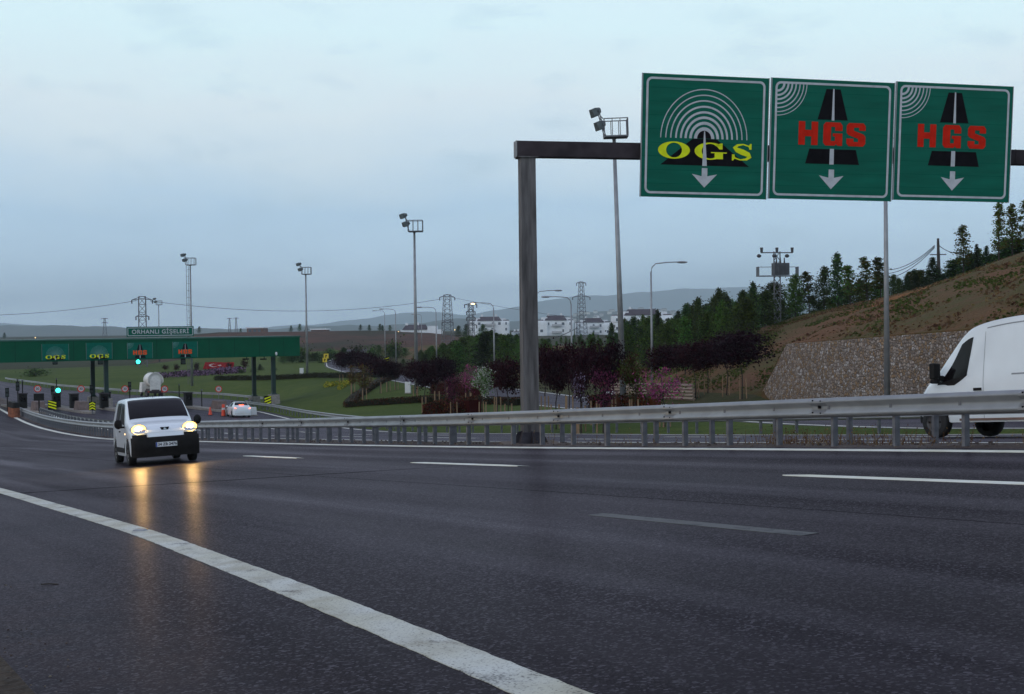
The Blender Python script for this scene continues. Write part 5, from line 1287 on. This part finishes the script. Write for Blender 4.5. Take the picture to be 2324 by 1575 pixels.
def proto_bush(key, mats, seed, n=900, leaf=.16, R=.9, Hh=1.1):
    rr = random.Random(seed); mb = MB(); pts = globe_points(rr, n, R, Hh, .0, 16)
    for p in pts: p.z = max(.02, p.z); leaf_quads(mb, [p], leaf, rr, rr.randrange(len(mats)))
    tk = MB()
    for k in range(6): a = k * 1.05; tk.tube([(0, 0, -.05), (cos(a) * R * .5, sin(a) * R * .5, Hh * .6)], [.03, .01], 5)
    PROTO[key] = (mb.mesh('crown', mats), tk.mesh('trunk', M_BARK), None, Hh, R)
proto_bush('bush', [M_PINE, M_LEAF], 80); proto_bush('plumbush', [M_PLUM, M_RLEAF], 81)
def plant(key, P, h, wid, name, lab, cat, group, rz=None, rr=random):
    crown, trunk, st, hh, R = PROTO[key]; r = thing(name, lab, cat, P, rz if rz is not None else rr.uniform(0, 6.28), group)
    sz = h / hh; sx = (wid / 2) / R if wid else sz
    put('trunk', trunk, r, sc=(max(sz * .8, .4),) * 2 + (sz,)); put('crown', crown, r, sc=(sx, sx, sz))
    for s_ in (st or []): put('stake', s_, r, sc=(1, 1, min(1, sz)))
    return r
ORD = ['first', 'second', 'third', 'fourth', 'fifth', 'sixth', 'seventh', 'eighth', 'ninth', 'tenth', 'eleventh', 'twelfth', 'thirteenth', 'fourteenth']
def row_tree(key, x, off, ytop, wpx, name, lab, cat, group, Z=None):
    Z = Z or solve(x, off); P = foot(x, Z); s_ = F / Z; h = at(x, ytop, Z).z - P.z
    return plant(key, P, h, wpx / s_, name, lab, cat, group)
G1 = 'purple-leaved plum trees along the ramp'
left = [(775, -5, 801, 34), (797, -4, 800, 40), (822, -4, 800, 46), (842, -4, 808, 54), (862, -5, 815, 58), (880, -4, 822, 56), (898, -3, 826, 40), (944, -4, 822, 60), (965, -7, 824, 60), (990, -5, 817, 60), (1012, -3, 818, 62), (1128, -4, 822, 64), (1152, -6, 820, 74)]
for i, (x, off, yt, wd) in enumerate(left):
    row_tree(f'plum{i % 4}', x, off, yt, wd, 'plum_tree', f'purple-leaved plum tree, {ORD[i]} of those left of the gantry post, counted from the ramp bend', 'tree', G1)
right_ = [(1237, -3.5, 795, 96), (1262, -6, 800, 90), (1290, -3, 789, 110), (1318, -6, 800, 84), (1352, -4, 795, 110), (1388, -3, 782, 90), (1500, 9.6, 790, 110), (1535, 11, 784, 100), (1578, 9.8, 782, 110), (1606, 11, 778, 100), (1648, 10.5, 762, 110), (1684, 10, 757, 124)]
for i, (x, off, yt, wd) in enumerate(right_):
    row_tree(f'plum{(i + 1) % 4}', x, off, yt, wd * (.74 if i < 11 else .95), 'plum_tree', f'purple-leaved plum tree, {ORD[i]} of those right of the gantry post, counted from the post', 'tree', G1)
row_tree('redtree', 1437, -2.5, 806, 66, 'young_tree', 'reddish green young tree beside the tallest floodlight mast', 'tree', None)
row_tree('youngtree', 800, -7, 830, 26, 'young_tree', 'small thin reddish tree before the plum trees, nearest the ramp bend', 'tree', None)
row_tree('youngtree', 826, -8, 828, 36, 'young_tree', 'small orange-brown tree before the plum trees on the lawn', 'tree', None)
row_tree('deepmag', 1030, -7, 858, 36, 'blossom_tree', 'small deep magenta blossom tree behind the red hedge', 'tree', None)
row_tree('magenta', 1064, -4, 828, 40, 'blossom_tree', 'tall thin pinkish blossom tree between plum trees left of the gantry', 'tree', None)
row_tree('whiteblo', 1096, -6, 834, 50, 'blossom_tree', 'white blossoming tree left of the gantry post', 'tree', None)
row_tree('magenta', 1508, 5 - 8, 836, 96, 'blossom_tree', 'bright pink blossom tree right of the tallest floodlight mast', 'tree', None)
row_tree('deepmag', 1368, -6, 848, 66, 'blossom_tree', 'dark magenta blossom tree just left of the tallest floodlight mast', 'tree', None)
row_tree('lavtree', 1318, -7, 848, 40, 'blossom_tree', 'small pale lilac blossom tree right of the gantry post', 'tree', None)

# plantation behind the ramp
rr = random.Random(11); NT = 0
TOP = [(900, 812), (930, 806), (960, 792), (1000, 780), (1040, 766), (1080, 758), (1120, 752), (1160, 760), (1240, 770), (1290, 762), (1345, 748), (1370, 765), (1389, 735), (1404, 765), (1418, 724), (1462, 714), (1494, 704), (1524, 722), (1556, 690), (1582, 677), (1602, 690), (1630, 654), (1660, 674), (1690, 658), (1720, 660), (1760, 690)]
def forest(n, x0, x1, o0, o1, drop0, drop1, keys, lab, grp):
    for i in range(n):
        x = x0 + (x1 - x0) * (i + rr.uniform(.1, .9)) / n; off = rr.uniform(o0, o1); Z = solve(x, off, 40, 420); P = foot(x, Z)
        yt = interp(TOP, x) + rr.uniform(drop0, drop1); h = at(x, yt, Z).z - P.z
        if h < 1.6: continue
        plant(rr.choice(keys), P, h, h * (rr.uniform(.7, .95) if x < 1250 else rr.uniform(.42, .66)), 'plantation_tree', lab, 'tree', grp, rr=rr)
forest(40, 925, 1700, 16, 24, 14, 32, ['green0', 'green1', 'green2', 'green3', 'dark0'], 'shorter green tree at the front edge of the plantation behind the ramp', 'front trees of the plantation')
forest(34, 905, 1050, 9.5, 21, -1, 14, ['green0', 'green1', 'green2', 'dark0', 'green4'], 'small green tree at the far left end of the plantation, around the lawn-edge mast', 'trees at the far left end of the plantation')
forest(30, 1040, 1240, 11, 34, -3, 11, ['green0', 'green1', 'green2', 'dark0', 'green4'], 'small green tree in the low left part of the plantation, left of the gantry post', 'low trees of the plantation')
forest(46, 945, 1740, 26, 40, 2, 16, ['green0', 'green1', 'green2', 'green4', 'dark0', 'dark1'], 'dark green tree packed in the middle of the plantation behind the ramp', 'middle trees of the plantation')
forest(42, 980, 1760, 42, 62, -3, 8, ['green2', 'green3', 'dark0', 'dark1', 'green4'], 'dark green tree at the back of the plantation, against houses and sky', 'back trees of the plantation')
spires = [(1389, 733), (1418, 722), (1439, 717), (1462, 713), (1494, 703), (1524, 721), (1556, 690), (1582, 676), (1602, 690), (1630, 653), (1648, 671), (1690, 657), (1710, 640)]
for i, (x, y) in enumerate(spires):
    row_tree(('dark0', 'green1', 'dark1', 'green4')[i % 4], x, 30, y, 52 if i > 5 else 38, 'tall_tree', f'pointed green tree topping the plantation, {ORD[i]} from the tallest mast towards the hill', 'tree', 'pointed trees topping the plantation')
# hillside crest trees, each placed by hand: key, x, top y, width, extra depth behind the crest
def crest_Z(x, off=0.):
    Z = 60
    while Z < 300:
        P = foot(x, Z); p, t = to_pt(P.x, P.y)
        if p > Pc(t) + off: return Z
        Z += 1.5
    return Z
crest = [('green2', 1735, 660, 60, -6), ('green3', 1758, 640, 74, 0), ('green0', 1804, 622, 40, -2), ('sparse0', 1836, 615, 34, -1), ('green1', 1869, 604, 38, 1), ('dark1', 1901, 573, 34, 2), ('sparse1', 1929, 601, 34, -1), ('sparse0', 1967, 582, 34, 1), ('sparse1', 1998, 583, 38, 0), ('conifer0', 2057, 622, 36, 2), ('conifer1', 2078, 620, 34, 2), ('conifer0', 2116, 582, 56, 1), ('conifer1', 2098, 628, 40, 3), ('conifer0', 2140, 622, 40, 1),
         ('poplar0', 2186, 510, 46, 0), ('dark0', 2165, 590, 50, 3), ('dark1', 2205, 575, 50, 3), ('conifer1', 2216, 552, 34, 2), ('conifer0', 2238, 556, 36, 2), ('poplar1', 2266, 455, 40, -1), ('dark0', 2280, 540, 54, 3), ('poplar0', 2297, 462, 46, 1), ('poplar1', 2330, 450, 50, 2), ('dark1', 2312, 540, 46, 4)]
names = {'green': 'bushy green tree', 'dark': 'dark dense tree', 'sparse': 'thin sparse young tree', 'conifer': 'dark conifer', 'poplar': 'yellowing slender tree'}
cnt = {}
for k, (key, x, yt, wd, off) in enumerate(crest):
    kd = names[key[:-1]]; cnt[kd] = cnt.get(kd, 0) + 1
    row_tree(key, x, 0, yt, wd * (1.35 if key[:3] in ('con', 'pop') else 1.75), 'hillside_tree', f'{kd} on the hill crest, {ORD[cnt[kd] - 1]} of its kind rightwards from the transformer', 'tree', 'trees along the hill crest', Z=crest_Z(x, off))
for i in range(44):
    x = 1765 + i * 12.8 + rr.uniform(-6, 6); Z = crest_Z(x, rr.uniform(3, 9)); P = foot(x, Z); s_ = F / Z; hpx = rr.uniform(30, 72)
    plant(rr.choice(['dark0', 'green1', 'conifer1', 'green3', 'green4', 'sparse1']), P, hpx / s_ + .6, rr.uniform(36, 64) / s_, 'crest_shrub', 'low dark shrub filling in between the trunks along the hill crest', 'shrub', 'low shrubs along the hill crest', rr=rr)
# small trees and bushes on the lawn beyond the canopy
for x, Z, yt, wd, key, lab in ((575, 225, 866 - 38, 24, 'conifer0', 'dark little conifer right behind the rear end column'), (590, 235, 826, 26, 'conifer1', 'dark little conifer between the two end columns'), (622, 232, 832, 24, 'conifer0', 'dark little conifer right of the end column'), (548, 226, 838, 20, 'bush', 'round dark bush at the tip of the flower bed'), (75, 265, 838, 60, 'bush', 'wide dark bush beyond the curving guardrail on the left'), (520, 262, 822, 12, 'plumbush', 'little purple bush beside the red flower flag'), (447, 262, 822, 12, 'plumbush', 'little purple bush at the left of the red flower flag'), (375, 275, 828, 14, 'plumbush', 'lone purple bush beyond the tank lorry'), (555, 262, 815, 16, 'plumbush', 'purple bush behind the columns, nearest the red flag'), (400, 268, 826, 14, 'plumbush', 'purple bush between the tank lorry and the red flag')):
    row_tree(key, x, 0, yt, wd, 'small_tree' if 'conif' in key else 'bush', lab, 'tree' if 'conif' in key else 'bush', None, Z=Z)
for i in range(22):
    x = 640 + i * 24 * .55 + rr.uniform(-5, 5); Z = rr.uniform(262, 300); plant(rr.choice(['bush', 'dark0', 'green2']), foot(x, Z), rr.uniform(1.5, 3.6), rr.uniform(3, 4.5), 'thicket_bush', 'hazy green bush in the thicket beyond the lawn, before the bare hill', 'bush', 'thicket before the bare hill', rr=rr)
# distant single trees on the plain
for i, (x, Z, h) in enumerate(((546, 900, 4), (660, 900, 5), (680, 920, 6), (695, 940, 5), (818, 560, 3), (838, 560, 3), (862, 560, 3.5), (868, 560, 3), (885, 560, 3), (30, 700, 3), (52, 720, 3), (307, 650, 2.5), (323, 640, 3), (10, 1300, 7), (452, 1000, 6), (720, 760, 2), (1040, 470, 5), (1058, 480, 6), (1095, 460, 6))):
    plant('dark0' if i % 2 else 'green1', foot(x, Z), h, h * .8, 'distant_tree', 'single dark tree standing far off on the plain', 'tree', 'far-off single trees on the plain', rr=rr)

# hedges and flower beds
def hedge(name, pts, wd, hg, mats, lab, cat, n, leaf=.14, kind=None, round_=False):
    rr2 = random.Random(len(lab)); c = pts[0].copy(); m = MB(); L = [0]
    for a, b in zip(pts, pts[1:]): L.append(L[-1] + (b - a).length)
    ma_ = [[] for _ in mats]
    for _ in range(n):
        d = rr2.random() * L[-1]; i = 0
        while d > L[i + 1]: i += 1
        u = (d - L[i]) / (L[i + 1] - L[i]); q = pts[i].lerp(pts[i + 1], u); dr = (pts[i + 1] - pts[i]).normalized(); nr = Vector((-dr.y, dr.x, 0))
        e = 1.
        if round_: v = d / L[-1]; e = sqrt(max(0.05, 1 - (2 * v - 1) ** 6))
        s_ = rr2.choice((-1, 1, 0)); y = rr2.uniform(-1, 1); z = rr2.random() ** .7
        if s_: y = s_ * rr2.uniform(.8, 1.08)
        else: z = rr2.uniform(.82, 1.08)
        p = q + nr * y * wd / 2 * e * (1 - .2 * z ** 3) + Vector((0, 0, z * hg * e)); p.z = gz(p.x, p.y) + z * hg * e
        leaf_quads(m, [p - c], leaf, rr2, rr2.randrange(len(mats)))
    cm = MB(); cs = []
    for q in pts:
        for y, z in ((-.42, -.02), (-.42, .86), (.42, .86), (.42, -.02)):
            i = pts.index(q); dr = (pts[min(i + 1, len(pts) - 1)] - pts[max(i - 1, 0)]).normalized(); nr = Vector((-dr.y, dr.x, 0)); cs.append(q - c + nr * y * wd * (.9 if 0 < i < len(pts) - 1 else .6) + Vector((0, 0, z * hg)))
    off = len(m.v); m.add(cs, [(i * 4 + k, i * 4 + k + 1, (i + 1) * 4 + k + 1, (i + 1) * 4 + k) for i in range(len(pts) - 1) for k in range(3)] + [(0, 1, 2, 3), tuple(range(len(cs) - 4, len(cs)))])
    o = m.build(name, mats, loc=c); tag(o, lab, cat, None, kind); return o
def fpts(lst, n=6):
    q = [foot(x, Z) for x, Z in lst]; out = []
    for a, b in zip(q, q[1:]):
        for k in range(n):
            p = a.lerp(b, k / n); p.z = gz(p.x, p.y); out.append(p)
    out.append(q[-1]); return out
hedge('hedge', fpts([(972, 91), (1078, 87)]), 2.2, 1.25, [M_HEDGER, M_HEDGER, M_HEDGED], 'rounded dark red hedge on the grass left of the gantry post', 'hedge', 4200, .16, round_=True)
hedge('hedge', fpts([(985, 122), (1085, 111)]), 1.6, 1.3, [M_HEDGER, M_HEDGED], 'red hedge row behind the blossom trees', 'hedge', 2200, .16)
hedge('hedge', fpts([(1348, 78), (1398, 76)]), 1.4, .95, [M_HEDGER, M_HEDGED], 'dark red hedge left of the white cabinet by the tallest mast', 'hedge', 1500, .14)
hedge('hedge', fpts([(1425, 76), (1490, 74)]), 1.4, .95, [M_HEDGER, M_HEDGED], 'dark red hedge right of the white cabinet by the tallest mast', 'hedge', 1500, .14)
hedge('hedge', fpts([(791, 123), (860, 118), (965, 111), (1180, 93)]), 1.0, .55, [M_HEDGED, M_HEDGED, M_HEDGER], 'low dark hedge running along the lawn towards the gantry post', 'hedge', 5000, .13)
hedge('hedge', fpts([(791, 123), (805, 132), (850, 148), (892, 164)]), 1.3, .6, [M_HEDGED, M_HEDGER], 'low reddish hedge curving up the lawn under the plum trees', 'hedge', 2500, .14)
hedge('hedge', fpts([(490, 208), (600, 196), (720, 190), (900, 165)]), 1.1, .7, [M_HEDGED], 'long low dark hedge crossing the far lawn behind the cabinet', 'hedge', 4500, .18)
def bed(pts_px, Zf, hg, mats, lab, n, leaf, name='flower_bed'):
    """low planted bed inside a pixel-free outline of ground points"""
    poly = [foot(x, Z) for x, Z in pts_px]; c = poly[0].copy(); rr2 = random.Random(len(lab)); m = MB()
    xs = [p.x for p in poly]; ys = [p.y for p in poly]
    def inside(x, y):
        k = False; j = len(poly) - 1
        for i in range(len(poly)):
            if (poly[i].y > y) != (poly[j].y > y) and x < (poly[j].x - poly[i].x) * (y - poly[i].y) / (poly[j].y - poly[i].y) + poly[i].x: k = not k
            j = i
        return k
    t = 0
    while t < n:
        x, y = rr2.uniform(min(xs), max(xs)), rr2.uniform(min(ys), max(ys))
        if inside(x, y): leaf_quads(m, [Vector((x, y, gz(x, y) + rr2.random() * hg)) - c], leaf, rr2, rr2.randrange(len(mats)), .5); t += 1
    o = m.build(name, mats, loc=c); return tag(o, lab, 'flower bed')
bed([(733, 171), (739, 174), (799, 168), (804, 165), (772, 151.5), (764, 153), (786, 163.5), (736, 168.5)], 0, .35, [M_FYEL, M_FYEL, M_LEAF], 'yellow flower bed shaped like a bent arrow on the lawn', 2200, .24)
bed([(330, 232), (400, 226), (470, 226), (545, 226), (560, 232), (545, 244), (500, 246), (470, 238), (400, 240)], 0, .8, [M_LAV, M_LAV, M_PLUM], 'long purple flower bed below the red flower flag', 2600, .4)
# red flower flag with white crescent and star, planted on a raised sloping bank
def flower_flag():
    A, B, C, D_ = at(461, 838, 262), at(528, 840, 258), at(531, 824.5, 268), at(466, 824, 272)
    r = thing('flower_flag', 'red flower bed laid out as a flag with a white crescent and star', 'flower bed', A, 0); rr2 = random.Random(4)
    def bl(u, v): return A.lerp(B, u).lerp(D_.lerp(C, u), v) - A
    m = MB(); m.grid(lambda u, v: bl(u, v), 10, 6); low = [bl(u / 10, 0) for u in range(11)]
    for k in range(10): m.add([bl(k / 10, 0), bl((k + 1) / 10, 0), bl((k + 1) / 10, 0) - Vector((0, 0, 3)), bl(k / 10, 0) - Vector((0, 0, 3))], [(0, 1, 2, 3)])
    for e0 in (0, 1): m.add([bl(e0, 0), bl(e0, 1), bl(e0, 1) - Vector((0, 0, 4)), bl(e0, 0) - Vector((0, 0, 3))], [(0, 1, 2, 3)])
    m.build('bank', M_LAWN, r)
    red, wh = MB(), MB()
    for _ in range(4200):
        u, v = rr2.random(), rr2.random(); x, y = u * 1.5, v
        cres = (x - .50) ** 2 + (y - .5) ** 2 < .0625 and (x - .5625) ** 2 + (y - .5) ** 2 > .04
        a = math.atan2(y - .5, x - .80); rs = .125 * (.45 + .55 * abs(((a * 5 / (2 * pi)) % 1) * 2 - 1)); star = (x - .80) ** 2 + (y - .5) ** 2 < rs * rs
        leaf_quads(wh if (cres or star) else red, [bl(u, v) + Vector((0, 0, .08 + rr2.random() * .12))], .30, rr2, 0, .6)
    red.build('red_flowers', M_FRED, r); wh.build('white_emblem', M_FWHITE, r)
flower_flag()
# dry weeds in the median and along the kerb of stones
def weeds():
    rr2 = random.Random(9); m = MB()
    for _ in range(600):
        t = rr2.choice((rr2.gauss(15.2, 1.1), rr2.gauss(16.8, .6), rr2.uniform(6, 26))); p = 14.9 + rr2.random() * 1.7; X, Y = to_xy(p, t); z = gz(X, Y)
        h = rr2.uniform(.08, .38) * (1 if rr2.random() < .7 else .5); a = rr2.uniform(0, 6.28); d = Vector((cos(a), sin(a), 0)); tip = Vector((X, Y, z + h)) + Vector((rr2.gauss(0, .08), rr2.gauss(0, .08), 0))
        m.add([Vector((X, Y, z)) - d * .006, Vector((X, Y, z)) + d * .006, tip], [(0, 1, 2)])
        for _k in range(2): leaf_quads(m, [Vector((X, Y, z)).lerp(tip, rr2.uniform(.4, 1))], .035, rr2)
    o = m.build('dry_weeds', M_WEED); tag(o, 'dry brown weeds growing along the gravel median', 'weeds', None, 'stuff')
weeds()
def pebbles():
    rr2 = random.Random(5); m = MB()
    def peb(p, t, s_):
        X, Y = to_xy(p, t); m.box((X, Y, gz(X, Y) + s_ * .2), (s_, s_ * rr2.uniform(.6, 1), s_ * .6), taper=rr2.uniform(.5, .8))
    for _ in range(700): peb(Pe(20) - .2 + rr2.random() * 2.6, rr2.uniform(6, 45), rr2.uniform(.015, .07))
    for _ in range(900): peb(rr2.gauss(.55, .35), rr2.uniform(3.5, 14), rr2.uniform(.004, .014))
    o = m.build('gravel', mat('loose_stones', (.09, .07, .06), .9, rndi=.6)); tag(o, 'loose grit scattered over the median and the road edge', 'gravel', None, 'stuff')
pebbles()
def tufts():
    rr2 = random.Random(15); m = MB()
    for _ in range(30000):
        t = rr2.uniform(12, 108); u = rr2.random(); p = Pw(t) + .6 + (Pc(t) + 1 - Pw(t) - .6) * u; X, Y = to_xy(p, t); z = gz(X, Y)
        g_ = sin(X * .31 + Y * .17) + sin(Y * .43 - X * .12) + rr2.gauss(0, .7) + (1 - u) * .5 + (t - 60) * .02 + .1
        s_ = rr2.uniform(.06, .20)
        for k in range(2):
            a = rr2.uniform(0, 3.14); d = Vector((cos(a), sin(a), 0)) * s_ * .6; c = Vector((X, Y, z - .03)); l_ = Vector((rr2.gauss(0, .05), rr2.gauss(0, .05), s_ * rr2.uniform(.5, .9)))
            m.add([c - d, c + d, c + d * .5 + l_, c - d * .6 + l_ * .8], [(0, 1, 2, 3)], 0 if g_ > .25 else 1 if g_ > -.6 else 2)
    o = m.build('grass', [mat('green_tuft', (.066, .084, .020), .9, rndi=.35, spec=.1, transl=.3), mat('dry_tuft', (.135, .09, .044), .9, rndi=.5, spec=.1, transl=.2), mat('brown_tuft', (.14, .082, .045), .9, rndi=.5, spec=.1, transl=.2)])
    tag(o, 'rough dry grass covering the hillside above the stone wall', 'grass', None, 'stuff')
tufts()
# road stud on the near edge line, a stick on the shoulder
P = at(318, 1211, 13.2); X, Y = P.x, P.y; z = gz(X, Y)
r = thing('road_stud', 'reflective road stud catching the headlamps on the near edge line', 'road stud', (X, Y, z + .006), radians(-12)); m = MB(); m.box((0, 0, .008), (.14, .10, .016), taper=.75); m.build('stud_body', M_GALV, r); m = MB(); m.box((0, .052, .009), (.12, .008, .012)); m.build('reflector', mat('amber_reflector', (.8, .45, .12), .2, var=.1), r)
P = at(112, 1315, 9.3); X, Y = P.x, P.y; o = MB().tube([(-.065, 0, .006), (0, .006, .009), (.07, -.005, .006)], .005, 6).build('stick', M_BARK, loc=(X, Y, gz(X, Y))); tag(o, 'short dark stick lying on the hard shoulder', 'stick')

# ------------------------------------------------------------------ buildings
def apartment(x0, x1, ytop, ybase, Z, lab, floors=3, roof='gable', depth=12, rot=0., windows=5):
    A = at(x0, ybase, Z); B = at(x1, ybase, Z); T = at(x0, ytop, Z); W = (B - A).length; Hh = T.z - A.z; c = (A + B) / 2
    r = thing('apartment_block', lab, 'building', (c.x, c.y + depth / 2, A.z), rot, 'white apartment blocks on the plain'); hw = Hh * .80
    m = MB(); m.box((0, 0, hw / 2 - 1.5), (W * .96, depth, hw + 3)); m.box((-W * .33, -depth / 2 - .6, hw * .46 - 1), (W * .2, 1.2, hw * .92 + 2)); m.box((W * .36, -depth / 2 - .5, hw * .44 - 1), (W * .17, 1.0, hw * .88 + 2)); m.box((-W * .30, 0, hw + Hh * .06), (W * .16, depth * .6, Hh * .14)); m.box((W * .30, 0, hw + Hh * .05), (W * .2, depth * .5, Hh * .12)); m.build('wall', M_WALLW, r)
    rf = MB(); a = W * .20; zb, zt = hw + .02, Hh
    rf.add([(-a * 1.5, -depth / 2 - .4, zb), (a * 1.5, -depth / 2 - .4, zb), (a * 1.5, depth / 2 + .4, zb), (-a * 1.5, depth / 2 + .4, zb), (-a * 1.1, 0, zt), (a * 1.1, 0, zt)], [(0, 1, 5, 4), (2, 3, 4, 5), (1, 2, 5), (3, 0, 4), (3, 2, 1, 0)])
    for s_ in (-1, 1): rf.box((s_ * W * .40, 0, hw + .25), (W * .16, depth * .9, .5), taper=.7)
    ro = rf.build('roof', M_ROOF, r)
    for k in (-.18, .16): ch = MB(); ch.box((W * k, 1.5, zt + .3), (.9, .9, 1.6)); ch.build('chimney', M_WALLW, ro)
    for f in range(floors):
        for k in range(windows):
            u = (k + .5) / windows - .5; pj = .0
            if abs(u + .33) < .1: pj = 1.2
            if abs(u - .36) < .085: pj = 1.0
            if random.random() < .28: continue
            z = hw * (f + .52) / floors; wd = random.choice((.7, .9, 1.3))
            fm = MB(); fm.box((W * u * .96, -depth / 2 - pj - .02, z), (wd + .2, .06, 1.5)); fo = fm.build('window', M_WALLW, r)
            pn = MB(); pn.box((W * u * .96, -depth / 2 - pj - .06, z), (wd, .03, 1.3)); pn.build('pane', M_WIN, fo)
        b = MB(); z = hw * (f + .2) / floors; b.box((W * .02, -depth / 2 - .7, z), (W * .26, 1.4, .18)); b.box((W * .02, -depth / 2 - 1.38, z + .5), (W * .26, .06, .9)); b.build('balcony', mat('balcony_grey', (.45, .46, .48), .8, var=.08), r)
    return r
apartment(1063, 1158, 719, 768, 620, 'white three-storey apartment block with dark roof left of the gantry post', 3, windows=6)
apartment(1219, 1304, 716, 775, 600, 'white apartment block with dark roof just right of the gantry post', 3, windows=5)
apartment(1306, 1388, 722, 775, 610, 'cream apartment block behind the tall slim lattice pylon', 3, windows=5)
apartment(1388, 1530, 702, 775, 560, 'widest white apartment block behind the tallest floodlight mast', 3, windows=7)
apartment(1160, 1184, 752, 762, 640, 'tiny low white building beside the gantry post', 1, windows=2)
def low_house(x0, x1, ytop, ybase, Z, lab, wall=M_WALLW, flat=False):
    A = at(x0, ybase, Z); B = at(x1, ybase, Z); T = at(x0, ytop, Z); W = (B - A).length; Hh = T.z - A.z; c = (A + B) / 2
    r = thing('house', lab, 'building', (c.x, c.y + 5, A.z), 0)
    m = MB(); k = .62 if not flat else .8
    m.box((0, 0, Hh * k / 2 - 1.5), (W, 10, Hh * k + 3)); m.build('wall', wall, r)
    rf = MB()
    if flat: rf.box((0, 0, Hh * .9), (W * 1.12, 11, Hh * .2)); ro = rf.build('roof', M_WALLW, r)
    else:
        rf.add([(-W * .45, -5.4, Hh * k), (W * .15, -5.4, Hh * k), (W * .15, 5.4, Hh * k), (-W * .45, 5.4, Hh * k), (-W * .38, 0, Hh), (W * .1, 0, Hh)], [(0, 1, 5, 4), (2, 3, 4, 5), (1, 2, 5), (3, 0, 4), (3, 2, 1, 0)]); ro = rf.build('roof', M_ROOF, r)
        ch = MB(); ch.box((-W * .36, 0, Hh * .95), (1.2, 1.2, 2)); ch.box((-W * .1, 0, Hh), (1.4, 1.4, 2)); ch.build('chimney', M_WALLW, ro)
        g_ = MB(); g_.box((W * .27, -1, Hh * .44), (W * .22, 8.5, Hh * .9)); g_.build('gable_block', M_WALLW, r)
    for q in (-.3, 0, .28):
        w_ = MB(); w_.box((W * q, -5.04, Hh * k * .5), (1.1, .08, 1.0)); w_.build('window', M_WIN, r)
low_house(908, 1002, 737, 768, 560, 'long low white house with dark roof beside the lawn-edge mast')
low_house(560, 596, 742.5, 756, 470, 'small brown shed with a flat white roof left of the canopy end', M_BRICK, True)
low_house(706, 739, 746, 760, 470, 'small brown shed with a flat white roof right behind the far lawn mast', M_BRICK, True)
rr = random.Random(21)
for i in range(34):
    x = rr.uniform(1290, 1530); A = RIDGE['near_hills'](x, rr.uniform(-.45, -.02)); wd = rr.uniform(16, 30); hg = rr.uniform(9, 16)
    r = thing('far_house', 'tiny pale house scattered on the far hill behind the apartment blocks', 'building', A, rr.uniform(-.4, .4), 'tiny houses on the far hill'); m = MB(); m.box((0, 0, hg / 2 - 3), (wd, 11, hg + 6)); m.build('wall', mat('pale_far_wall', (.5, .47, .42), .8, rndo=.3), r); m = MB(); m.box((0, 0, hg + 1), (wd * 1.05, 12.6, 3), taper=.45); m.build('roof', M_ROOF, r)

# road signs by the ramp
def yellow_sign(x, y, Z, sz, lab, arrow_=True):
    P = foot(x, Z); h = at(x, y, Z).z - P.z; r = thing('warning_sign', lab, 'road sign', P, radians(10)); m = MB(); m.prism([(-sz / 2, h - sz / 2), (sz / 2, h - sz / 2), (sz / 2, h + sz / 2), (-sz / 2, h + sz / 2)], .04); m.build('panel', mat('warning_yellow', (.62, .46, .03), .5, var=.1), r)
    m = MB(); m.prism([(-.2 * sz, h - .3 * sz), (0, h - .3 * sz), (.05 * sz, h + .02 * sz), (.25 * sz, h), (.05 * sz, h + .3 * sz), (-.25 * sz, h + .1 * sz), (-.1 * sz, h + .05 * sz)], .015, Matrix.Translation((0, -.04, 0))); m.build('symbol', M_SBLACK, r)
    m = MB(); m.tube([(0, .03, 0), (0, .03, h)], .05, 8); m.build('post', M_GALV, r)
yellow_sign(740, 808, 255, 1.0, 'upper yellow warning sign where the ramp bends'); yellow_sign(737, 817, 252, .9, 'lower yellow warning sign where the ramp bends')
for x, Z, lab in ((878, 150, 'yellow chevron board half hidden behind the plum trees'), (1139, 128, 'small yellow hazard board by the ramp near the white blossom tree')):
    chevron(0, 0, '/', lab, 1.3 if Z > 140 else .8, (.8, .8), 0., foot(x, solve(x, 8.6)))

# ------------------------------------------------------------------ haze over the whole place
hz = MB(); hz.box((0, 7600, 235), (19000, 17000, 530)); ho = hz.build('haze', [])
m = bpy.data.materials.new('haze'); m.use_nodes = True; nt = m.node_tree; nt.nodes.clear()
out = nt.nodes.new('ShaderNodeOutputMaterial'); pv = nt.nodes.new('ShaderNodeVolumePrincipled'); pv.inputs['Color'].default_value = (.76, .93, 1., 1); pv.inputs['Density'].default_value = .00012; pv.inputs['Anisotropy'].default_value = 0.
nt.links.new(pv.outputs[0], out.inputs['Volume']); ho.data.materials.append(m); ho['kind'] = 'stuff'
